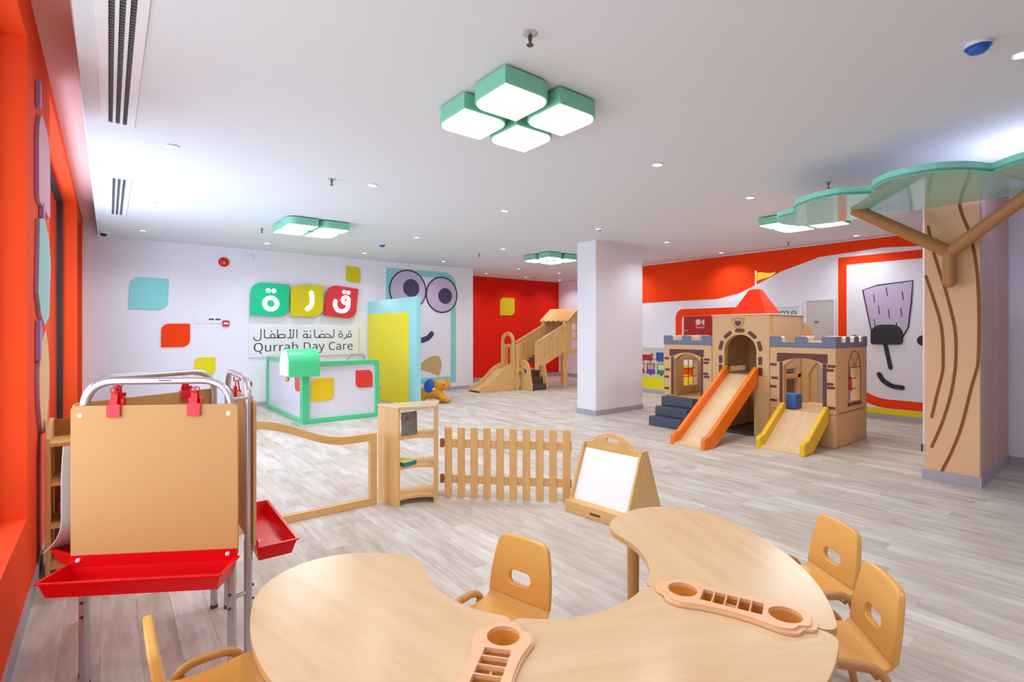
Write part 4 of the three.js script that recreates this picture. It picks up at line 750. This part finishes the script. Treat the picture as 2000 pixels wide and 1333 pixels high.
// ------------------------------------------------------------------ low room dividers
const wood = mat.beech;
{
  // corner shelf unit: narrower concave front, wider back
  const FL = [1.925, 4.0], BL = [1.87, 4.285], BR = [2.43, 4.2], FR = [2.235, 3.905];
  const t = thing('corner_shelf', 'open beech corner shelf with curved shelves between clear divider and picket fence', 'shelf', [2.1, 0, 4.1]);
  const L = (g) => g.translate(-2.1, 0, 4.1);
  const side = (a, b) => { const d = V(b[0] - a[0], b[1] - a[1], 0).normalize().multiplyScalar(0.0), n = [-(b[1] - a[1]), b[0] - a[0]], l = Math.hypot(...n), k = 0.02 / l; return poly([[a[0], a[1]], [b[0], b[1]], [b[0] + n[0] * k, b[1] + n[1] * k], [a[0] + n[0] * k, a[1] + n[1] * k]]); };
  mesh('side_panel', L(flatUp(side(BL, FL), 0, 0.83)), wood, t, 'y'); mesh('side_panel', L(flatUp(side(FR, BR), 0, 0.83)), wood, t, 'y');
  const sh = (o) => { const s = new THREE.Shape(); s.moveTo(FL[0] + o, FL[1] + 0.01); s.quadraticCurveTo((FL[0] + FR[0]) / 2 + 0.03, (FL[1] + FR[1]) / 2 + 0.09, FR[0] - o * 0.6, FR[1] + 0.01); s.lineTo(BR[0] - o, BR[1] - 0.002); s.lineTo(BL[0] + o, BL[1] - 0.002); s.closePath(); return s; };
  for (const y of [0.05, 0.31, 0.565]) mesh('shelf_board', L(flatUp(sh(0.02), y, y + 0.02)), wood, t, 'x');
  const tp = new THREE.Shape(); tp.moveTo(FL[0] - 0.005, FL[1] - 0.005); tp.lineTo(FR[0] + 0.01, FR[1] - 0.005); tp.lineTo(BR[0] + 0.01, BR[1]); tp.lineTo(BL[0] - 0.005, BL[1]); tp.closePath();
  mesh('top_board', L(flatUp(tp, 0.83, 0.85, 0.003)), mat.maple, t, 'x');
  const card = canvasMat(256, 320, (g) => { g.fillStyle = '#8d8a8c'; g.fillRect(0, 0, 256, 320); g.fillStyle = '#b23a3a'; g.beginPath(); g.arc(95, 85, 22, 0, 7); g.fill(); g.fillStyle = '#a8a878'; g.fillRect(90, 125, 80, 40); g.fillStyle = '#6f7fae'; g.fillRect(165, 250, 40, 26); g.fillStyle = '#5d8a4a'; g.fillRect(50, 275, 46, 32); g.fillStyle = '#c9c9c9'; g.fillRect(110, 16, 36, 10); });
  const cd = thing('display_card', 'grey picture card standing on the upper shelf of the corner shelf', 'card', [2.06, 0.586, 4.055], 0.15);
  mesh('card', box(0.165, 0.205, 0.004, 0, 0.1035, 0).rotateX(-0.05), mat.steel, cd); mesh('print', new THREE.PlaneGeometry(0.16, 0.2).translate(0, 0.1035, 0.0025).rotateX(-0.05), card, cd);
  const bk = thing('book', 'teal book with a yellow cover lying on the middle shelf', 'book', [2.03, 0.3305, 4.11], 0.25);
  mesh('pages', box(0.13, 0.03, 0.17, 0, 0.018, 0), mat.tealBook || (mat.tealBook = M('#1f8fa0', 0.5)), bk); mesh('cover', box(0.135, 0.004, 0.175, 0, 0.035, 0), mat.bookYellow || (mat.bookYellow = M('#dde06a', 0.5)), bk); mesh('spine', box(0.135, 0.036, 0.006, 0, 0.018, 0.088), mat.tealBook, bk);
}
{
  // wavy-topped clear divider
  const t = thing('clear_divider', 'beech-framed clear divider with a wavy top edge behind the easel', 'divider', [1.2, 0, 4.22]);
  const top = (x) => { const k = Math.min(1, Math.max(0, (x + 0.35) / 0.7)), sm = k * k * (3 - 2 * k); return 0.82 - sm * 0.205; };
  const out = [], inn = []; for (let i = 0; i <= 30; i++) { const x = -0.62 + i * 1.245 / 30; out.push([x, top(x)]); const xi = -0.57 + i * 1.135 / 30; inn.push([xi, top(xi) - 0.06]); }
  const s = poly([[0.625, 0], [-0.62, 0], ...out]); s.holes.push(poly([[0.565, 0.055], [-0.57, 0.055], ...inn]));
  const f = mesh('frame', extr(s, 0.04, 0.004).translate(0, 0, -0.02), wood, t, 'x');
  mesh('maker_mark', box(0.07, 0.018, 0.002, -0.3, 0.028, 0.0205), mat.brown, f);
  mesh('clear_panel', extr(poly([[0.57, 0.05], [-0.575, 0.05], ...inn.map(([x, y]) => [x, y + 0.005])]), 0.005), mat.glass, t);
}
{
  // picket fence
  const a = [2.375, 3.985], b = [3.155, 3.18], len = Math.hypot(b[0] - a[0], b[1] - a[1]), th = Math.atan2(b[1] - a[1], b[0] - a[0]);
  const t = thing('picket_fence', 'low beech picket fence with ten pickets between shelf and whiteboard', 'fence', [(a[0] + b[0]) / 2, 0, (a[1] + b[1]) / 2], th);
  for (let i = 0; i < 10; i++) mesh('picket', box(0.068, 0.625, 0.016, -len / 2 + 0.035 + i * (len - 0.07) / 9, 0.3225, 0.014, 0.005), wood, t, 'y');
  for (const y of [0.17, 0.49]) mesh('rail', box(len + 0.02, 0.075, 0.018, 0, y, -0.004, 0.004), wood, t, 'x');
  for (const y of [0.17, 0.49]) mesh('hinge_connector', [box(0.03, 0.08, 0.03, -len / 2 - 0.03, y, -0.004, 0.006), box(0.05, 0.03, 0.02, -len / 2 - 0.02, y, -0.004)], mat.mdfEdge, t);
}
{
  // table-top A-frame whiteboard on the floor
  const t = thing('a_frame_whiteboard', 'beech A-frame easel with a white board and carrying handle beside the fence', 'whiteboard', [3.29, 0, 2.81], -Math.PI / 2 + 0.1);
  const W = 0.29;   // half width, local x along -w, z towards the camera side
  const tri = poly([[-0.27, 0], [0.27, 0], [0.045, 0.545], [-0.045, 0.545]]);
  for (const x of [-W, W - 0.02]) mesh('side_panel', extr(tri, 0.02, 0.003).rotateY(-Math.PI / 2).translate(x + 0.02, 0, 0), wood, t, 'y');
  const tilt = Math.atan2(0.225, 0.545), face = (g) => g.rotateX(-tilt).translate(0, 0.02, 0.245);
  for (const z of [1]) {
    mesh('white_panel', face(box(2 * W - 0.045, 0.47, 0.01, 0, 0.285, -0.02)), mat.board, t);
    mesh('ledge', box(2 * W - 0.04, 0.016, 0.07, 0, 0.088, 0.232), wood, t, 'x');
    mesh('ledge_front', box(2 * W - 0.002, 0.095, 0.018, 0, 0.05, 0.277, 0.004), wood, t, 'x');
    mesh('maker_mark', box(0.1, 0.018, 0.002, 0.02, 0.045, 0.2865), mat.brown, t);
  }
  mesh('back_panel', box(2 * W - 0.045, 0.47, 0.01, 0, 0.285, 0.02).rotateX(tilt).translate(0, 0.02, -0.245), mat.board, t);
  const hs = new THREE.Shape(); hs.moveTo(-W + 0.022, 0.475); hs.lineTo(W - 0.022, 0.475); hs.lineTo(W - 0.022, 0.55); hs.lineTo(0.2, 0.555); hs.quadraticCurveTo(0.14, 0.645, 0, 0.65); hs.quadraticCurveTo(-0.14, 0.645, -0.2, 0.555); hs.lineTo(-W + 0.022, 0.55); hs.closePath(); hs.holes.push(rrect(-0.055, 0.573, 0.055, 0.61, 0.018, THREE.Path));
  mesh('handle_panel', extr(hs, 0.02, 0.003).translate(0, 0, -0.01 + 0.02), wood, t, 'x');
}
{
  // low bookcase against the orange wall, mostly behind the easel
  const t = thing('low_bookcase', 'beech bookcase with sloped side behind the easel, next to the orange wall', 'bookcase', [0.12, 0, 4.33]);
  const sd = poly([[0.16, 0], [-0.16, 0], [-0.16, 0.93], [-0.02, 0.93], [0.16, 0.84]]);
  for (const x of [-0.41, 0.41]) mesh('side_panel', extr(sd, 0.022, 0.003).rotateY(-Math.PI / 2).translate(x + 0.011, 0, 0), wood, t, 'y');
  for (const y of [0.05, 0.3, 0.56, 0.8]) mesh('shelf_board', box(0.795, 0.02, 0.3, 0, y, 0), wood, t, 'x');
  mesh('back_panel', box(0.795, 0.9, 0.012, 0, 0.47, -0.15), mat.mdfEdge, t);
  solo('toy_ball', new THREE.SphereGeometry(0.07, 20, 14).translate(-0.18, 0.385, -4.28), M('#d8405a', 0.4), 'pink ball on a shelf of the bookcase behind the easel', 'ball');
}

// ------------------------------------------------------------------ three-sided painting easel
const Aleft = [-0.078, 2.81], Aright = [0.42, 2.5], Bleft = [0.49, 2.525], Bright = [0.507, 3.13], Cleft = [0.449, 3.177], Cright = [-0.085, 2.9];
{
  const t = thing('painting_easel', 'three-sided painting easel with tan boards, silver tube frame and red trays', 'easel', [0.28, 0, 2.84]);
  const frames = [[Aleft, Aright], [Bleft, Bright], [Cleft, Cright]].map(([a, b]) => {
    const th = Math.atan2(b[1] - a[1], b[0] - a[0]), len = Math.hypot(b[0] - a[0], b[1] - a[1]);
    return { len, m: new THREE.Matrix4().makeRotationY(th).setPosition((a[0] + b[0]) / 2 - 0.28, 0, -(a[1] + b[1]) / 2 + 2.84) };
  });
  for (const { len, m } of frames) {
    const X = (g) => join(g).clone().applyMatrix4(m), h = len / 2;
    mesh('tube_frame', X(bentTube([[-h, 0.5, 0], [-h, 1.285, 0], [h, 1.285, 0], [h, 0.5, 0]], 0.13, 0.015)), mat.metal, t);
    for (const s of [-1, 1]) { const lg = mesh('leg', X([cyl(0.0175, 0.0175, 0.56, s * h, 0.29, 0, 18)]), mat.steel, t); mesh('foot_cap', X(cyl(0.019, 0.019, 0.018, s * h, 0.009, 0, 18)), mat.darkMetal, lg); mesh('leg_bolt', X([cyl(0.006, 0.006, 0.01, s * h, 0.3, 0, 10), cyl(0.006, 0.006, 0.01, s * h, 0.36, 0, 10)].map((g) => g.rotateX(Math.PI / 2).translate(0, 0, 0)).map((g, i) => cyl(0.006, 0.006, 0.008, 0, 0, 0, 10).rotateX(Math.PI / 2).translate(s * h, 0.3 + i * 0.06, 0.019))), mat.darkMetal, lg); }
    const b = mesh('board', X(extr(rrect(-0.33, 0.53, 0.33, 1.185, 0.02), 0.012, 0.002).translate(0, 0, 0.017)), mat.mdf, t);
    for (const s of [-1, 1]) mesh('bolt', X(new THREE.LatheGeometry([[0, 0.005], [0.008, 0.004], [0.011, 0]].map(([x, y]) => new THREE.Vector2(x, y)), 16).rotateX(Math.PI / 2).translate(s * h, 1.145, 0.029)), mat.white, b);
    // tray with sloped walls
    const T = [], w0 = 0.33, w1 = 0.315, yt = 0.53, yb = 0.465, z0 = 0.03, z1 = 0.2, pos = [];
    const quad = (A, B, C, D) => pos.push(...A, ...B, ...C, ...A, ...C, ...D);
    const top = [[-w0, yt, z0], [w0, yt, z0], [w0, yt, z1], [-w0, yt, z1]], bot = [[-w1, yb, z0 + 0.01], [w1, yb, z0 + 0.01], [w1, yb, z1 - 0.02], [-w1, yb, z1 - 0.02]];
    const ti = top.map(([x, y, z]) => [x * 0.988, y, z + (z > 0.1 ? -0.004 : 0.004)]), bi = bot.map(([x, y, z]) => [x * 0.988, y + 0.004, z + (z > 0.1 ? -0.004 : 0.004)]);
    for (let i = 0; i < 4; i++) { const j = (i + 1) % 4; quad(bot[i], bot[j], top[j], top[i]); quad(bi[j], bi[i], ti[i], ti[j]); quad(top[i], top[j], ti[j], ti[i]); }
    quad(bot[3], bot[2], bot[1], bot[0]); quad(bi[0], bi[1], bi[2], bi[3]);
    const g = new THREE.BufferGeometry(); g.setAttribute('position', new THREE.BufferAttribute(new Float32Array(pos), 3)); g.computeVertexNormals();
    const tr = mesh('paint_tray', X([g, box(0.672, 0.006, 0.012, 0, yt, z1 + 0.003), box(0.66, 0.05, 0.006, 0, yt + 0.01, 0.033), ...[-1, 1].map((s) => box(0.012, 0.006, z1 - z0, s * 0.333, yt, (z0 + z1) / 2))]), mat.redPlastic, t);
    for (const s of [-1, 1]) mesh('tray_bolt', X(new THREE.SphereGeometry(0.009, 10, 8).translate(s * h, 0.547, 0.04)), mat.white, tr);
  }
  const P = ([u, w], y) => [u - 0.28, y, -w + 2.84];
  for (const [a, b] of [[Aright, Bleft], [Bright, Cleft], [Cright, Aleft]]) for (const y of [0.335, 1.2]) mesh('link_bar', bar(P(a, y), P(b, y), 0.009, 10), mat.metal, t);
  mesh('maker_mark', join([box(0.05, 0.006, 0.001, 0.03, 1.287, 0.0152)]).applyMatrix4(frames[0].m), mat.slateBlue, t);

  // spring clips along the board tops
  const clip = new THREE.Group(); {
    const tri = poly([[-0.013, 0], [0.013, 0], [0.0, 0.0]]);
    mesh('jaw', [box(0.052, 0.05, 0.004, 0, -0.018, 0.016), box(0.052, 0.05, 0.004, 0, -0.018, -0.012).rotateX(0.0), box(0.052, 0.005, 0.03, 0, 0.008, 0.002)], M('#ee2a3a', 0.3), clip);
    mesh('lever', [box(0.026, 0.055, 0.004, 0, 0.035, 0.014).rotateX(-0.12), box(0.026, 0.055, 0.004, 0, 0.035, -0.01).rotateX(0.12)], mat.redPlastic, clip);
    mesh('wing', [box(0.056, 0.018, 0.01, 0, 0.022, -0.006)], mat.redPlastic, clip);
    mesh('wire_loop', [new THREE.TorusGeometry(0.011, 0.0025, 6, 16).translate(-0.0, 0.068, 0.016), new THREE.TorusGeometry(0.011, 0.0025, 6, 16).translate(0.0, 0.068, -0.012)], mat.redPlastic, clip);
  }
  const labels = ['red spring clip on the left top edge of the front easel board', 'red spring clip on the right top edge of the front easel board', 'red spring clip on the side easel board, near the front frame', 'red spring clip on the side easel board, near the back frame', 'red spring clip on the rear easel board, right of centre', 'red spring clip on the rear easel board holding the paper'];
  let n = 0;
  for (const { m } of frames) for (const x of [-0.16, 0.155]) {
    const o = thing('spring_clip', labels[n++], 'clip', [0, 0, 0], 0, 'red clips on the easel boards'); clip.children.forEach((c) => o.add(c.clone()));
    const p = V(x, 1.18, 0.021).applyMatrix4(m); o.position.set(p.x + 0.28, p.y, p.z - 2.84); o.rotation.setFromRotationMatrix(m);
  }
  // curling white sheet hanging on the rear board
  const N = 24, pos = []; const prof = []; for (let i = 0; i <= N; i++) { const k = i / N; prof.push([1.0 - 0.49 * k, 0.052 + 0.03 * k + 0.006 * Math.sin(k * 6) + (k > 0.66 ? (k - 0.66) ** 2 * 1.2 : 0)]); }
  const sheet = new THREE.Shape(); prof.forEach(([y, z], i) => (i ? sheet.lineTo(z, y) : sheet.moveTo(z, y))); [...prof].reverse().forEach(([y, z]) => sheet.lineTo(z + 0.003, y)); sheet.closePath();
  const sg = extr(sheet, 0.42).rotateY(-Math.PI / 2).translate(0.35, 0, 0).applyMatrix4(frames[2].m).translate(0.28, 0, -2.84);
  solo('paper_sheet', sg, mat.paper, 'white paper sheet curling off the rear easel board beside the orange wall', 'paper');
}

// ------------------------------------------------------------------ petal tables
const TC = [1.45, 1.67], R0 = 0.47, R1 = 1.1, TY = 0.52;
function petal(a0, a1, f0, f1, n0, n1) {   // angles in degrees; f = [inner, outer] fillets; n = notch for an organiser
  const pts = [], rad = Math.PI / 180, pol = (r, a) => [r * Math.cos(a), r * Math.sin(a)];
  const A0 = a0 * rad, A1 = a1 * rad;
  const fil = (R, rho, ang, sgn, outer, from, to) => { const d = outer ? R - rho : R + rho, off = Math.asin(rho / d) * sgn, c = pol(d, ang + off); for (let i = 0; i <= 8; i++) { const t = from + (to - from) * i / 8; pts.push([c[0] + Math.cos(t) * rho, c[1] + Math.sin(t) * rho]); } return off; };
  // start at outer corner of a0, along the outer arc to a1, inner corner of a1, inner arc back
  const oO0 = Math.asin(f0[1] / (R1 - f0[1])), oO1 = Math.asin(f1[1] / (R1 - f1[1])), oI0 = Math.asin(f0[0] / (R0 + f0[0])), oI1 = Math.asin(f1[0] / (R0 + f1[0]));
  fil(R1, f0[1], A0, 1, true, A0 - Math.PI / 2, A0 + oO0);
  for (let i = 1; i < 24; i++) pts.push(pol(R1, A0 + oO0 + (A1 - oO1 - A0 - oO0) * i / 24));
  fil(R1, f1[1], A1, -1, true, A1 - oO1, A1 + Math.PI / 2);
  const notch = (A, s) => { const n = [-Math.sin(A) * s, Math.cos(A) * s], e = [Math.cos(A), Math.sin(A)], q = (r, o) => [e[0] * r + n[0] * o, e[1] * r + n[1] * o]; return [q(1.01, 0), q(1.01, 0.05), q(0.92, 0.066), q(0.87, 0.05), q(0.69, 0.05), q(0.65, 0.066), q(0.55, 0.05), q(0.55, 0)]; };
  if (n1) pts.push(...notch(A1, -1));
  fil(R0, f1[0], A1, -1, false, A1 + Math.PI / 2, A1 - oI1 + Math.PI);
  for (let i = 1; i < 16; i++) pts.push(pol(R0, A1 - oI1 + (A0 + oI0 - A1 + oI1) * i / 16));
  fil(R0, f0[0], A0, 1, false, A0 + oI0 + Math.PI, A0 + Math.PI * 1.5);
  if (n0) pts.push(...notch(A0, 1).reverse());
  return poly(pts);
}
function petalTable(a0, a1, f0, f1, n0, n1, label, legs, grainTurn) {
  const t = thing('petal_table', label, 'table', [TC[0], 0, TC[1]], 0, 'curved petal tables');
  mesh('edge_band', flatUp(petal(a0, a1, f0, f1, n0, n1), TY - 0.028, TY - 0.003, 0.002), mat.edgeBand || (mat.edgeBand = M('#dda868', 0.4)), t);
  let g = flatUp(petal(a0, a1, f0, f1, n0, n1), TY - 0.004, TY, 0.0015);
  g = g.rotateY(-grainTurn); g = triUV(g, 'x'); g.rotateY(grainTurn);
  mesh('tabletop', g, mat.maple, t);
  for (const [a, r] of legs) { const x = Math.cos(a * Math.PI / 180) * r, z = -Math.sin(a * Math.PI / 180) * r; const l = mesh('leg', cyl(0.03, 0.026, TY - 0.03, x, (TY - 0.03) / 2, z, 20), mat.legTan, t); mesh('leg_flange', cyl(0.05, 0.05, 0.008, x, TY - 0.032, z, 20), mat.darkMetal, l); }
}
petalTable(138, 219.1, [0.21, 0.3], [0.035, 0.05], false, true, 'left petal table with the lamp reflection near the easel', [[150, 0.92], [158, 0.6], [206, 0.95], [203, 0.58]], -1.37);
petalTable(219.5, 291.3, [0.035, 0.05], [0.035, 0.05], true, true, 'middle petal table closest to the camera, between both organisers', [[226, 0.95], [229, 0.56], [282, 0.95], [278, 0.56]], -0.47);
petalTable(291.7, 369, [0.035, 0.05], [0.21, 0.3], true, false, 'right petal table whose rounded end reaches the whiteboard', [[300, 0.95], [304, 0.56], [358, 0.92], [352, 0.56]], 1.11);
// desk organisers dropped into the seams
function organiser(a, label) {
  const th = a * Math.PI / 180, t = thing('table_organiser', label, 'organiser', [TC[0] + Math.cos(th) * 0.78, TY, TC[1] + Math.sin(th) * 0.78], th, 'peach table organisers');
  const half = (s) => [[-0.25, 0], [-0.245, 0.03], [-0.215, 0.045], [-0.2, 0.07], [-0.16, 0.083], [-0.12, 0.076], [-0.08, 0.068], [0, 0.063], [0.08, 0.068], [0.12, 0.076], [0.16, 0.083], [0.2, 0.07], [0.215, 0.045], [0.245, 0.03], [0.25, 0]].map(([x, y]) => V(x * 1.05, y * s * 1.2, 0));
  const up = new THREE.CatmullRomCurve3([...half(1), ...half(-1).reverse().slice(1, -1)], true).getPoints(90).map((p) => [p.x, p.y]).reverse();
  const rim = (k) => { const s = poly(up.map(([x, y]) => [x * k, y * k])); return s; };
  const holes = () => { const h = [circle(-0.168, 0, 0.052, THREE.Path), circle(0.168, 0, 0.052, THREE.Path)]; for (let i = 0; i < 5; i++) { const x = -0.1025 + i * 0.041; h.push(rrect(x + 0.0025, -0.041, x + 0.0385, 0.041, 0.003, THREE.Path)); } return h; };
  const s1 = rim(1), s2 = rim(0.93); s1.holes.push(...holes()); s2.holes.push(...holes());
  mesh('rim', [flatUp(s1, 0.001, 0.012, 0.0015), flatUp(s2, 0.0105, 0.02, 0.0015)], mat.peach, t);
  for (const x of [-0.168, 0.168]) mesh('cup', [new THREE.LatheGeometry([[0.0, -0.075], [0.046, -0.075], [0.0525, 0.012], [0.055, 0.012], [0.05, -0.079], [0.0, -0.079]].map(([a2, b]) => new THREE.Vector2(a2, b)), 32).translate(x, 0, 0)], mat.amber, t);
  const w = [span(-0.103, 0.1045, -0.06, -0.056, -0.043, 0.043), span(-0.103, 0.1045, -0.06, 0.005, -0.044, -0.041), span(-0.103, 0.1045, -0.06, 0.005, 0.041, 0.044)]; for (let i = 0; i <= 5; i++) w.push(span(-0.1025 + i * 0.041 - 0.0025, -0.1025 + i * 0.041 + 0.0025, -0.06, 0.005, -0.042, 0.042));
  mesh('compartments', w, mat.amber, t);
  mesh('divider_bar', span(-0.02, 0.02, -0.004, 0.004, -0.004, 0.004), mat.peach, t);
}
organiser(219.3, 'peach organiser with cups and slots in the seam beside the left table');
organiser(291.5, 'peach organiser with cups and slots in the seam beside the right table');

// ------------------------------------------------------------------ small chairs
const chairProto = new THREE.Group();
{
  // local: facing +x, origin at floor under the seat centre
  const s = new THREE.Shape(), T = 0.014; const up = [[0.15, 0.262], [0.145, 0.28], [0.12, 0.288], [0.02, 0.278], [-0.09, 0.276], [-0.125, 0.284], [-0.143, 0.305], [-0.152, 0.34]];
  const cv = new THREE.CatmullRomCurve3(up.map(([x, y]) => V(x, y, 0))).getPoints(30); const lo = cv.map((p, i) => { const q = cv[Math.min(i + 1, 30)], r = cv[Math.max(i - 1, 0)], t = q.clone().sub(r).normalize(); return [p.x - t.y * T * -1 * -1, p.y + t.x * T]; });
  mesh('seat', extr(poly([...cv.map((p) => [p.x, p.y]), ...lo.reverse()]), 0.33, 0.005).translate(0, 0, -0.165), mat.plastic, chairProto);
  const b = new THREE.Shape(); b.moveTo(-0.165, 0); b.lineTo(0.165, 0); b.quadraticCurveTo(0.168, 0.1, 0.143, 0.21); b.quadraticCurveTo(0.136, 0.257, 0.1, 0.262); b.quadraticCurveTo(0, 0.274, -0.1, 0.262); b.quadraticCurveTo(-0.136, 0.257, -0.143, 0.21); b.quadraticCurveTo(-0.168, 0.1, -0.165, 0);
  b.holes.push(rrect(-0.058, 0.065, 0.058, 0.118, 0.026, THREE.Path));
  mesh('backrest', extr(b, 0.028, 0.008, 14).rotateY(Math.PI / 2).translate(-0.016, 0, 0).rotateZ(0.16).translate(-0.147, 0.3, 0), mat.plastic, chairProto);
  for (const sd of [-1, 1]) mesh('leg_loop', bentTube([[0.16, 0.012, sd * 0.198], [0.1, 0.305, sd * 0.19], [-0.1, 0.305, sd * 0.19], [-0.17, 0.012, sd * 0.198]], 0.075, 0.016), mat.legTan, chairProto);
  mesh('cross_bar', [bar([0.06, 0.262, -0.186], [0.06, 0.262, 0.186], 0.009, 10), bar([-0.08, 0.262, -0.186], [-0.08, 0.262, 0.186], 0.009, 10)], mat.legTan, chairProto);
}
function chair(u, w, deg, label) {   // (u, w): foot of the backrest
  const a = deg * Math.PI / 180, t = thing('child_chair', label, 'chair', [u + Math.cos(a) * 0.16, 0, w + Math.sin(a) * 0.16], a, 'small amber plastic chairs');
  chairProto.children.forEach((c) => t.add(c.clone()));
}
chair(1.45, 1.78, 194, 'amber child chair standing inside the table ring');
chair(2.8, 1.0, 146, 'amber child chair outside the right table, farther from the camera');
chair(2.34, 0.69, 131, 'amber child chair outside the right table, nearer to the camera');
chair(0.13, 1.97, 0, 'amber child chair at the left table, cut off by the bottom edge');

scene.traverse((c) => { if (c.isMesh) { c.castShadow = true; c.receiveShadow = true; } if (c.isLight && c.castShadow !== undefined && !c.isRectAreaLight) c.castShadow = true; });
renderer.render(scene, camera);
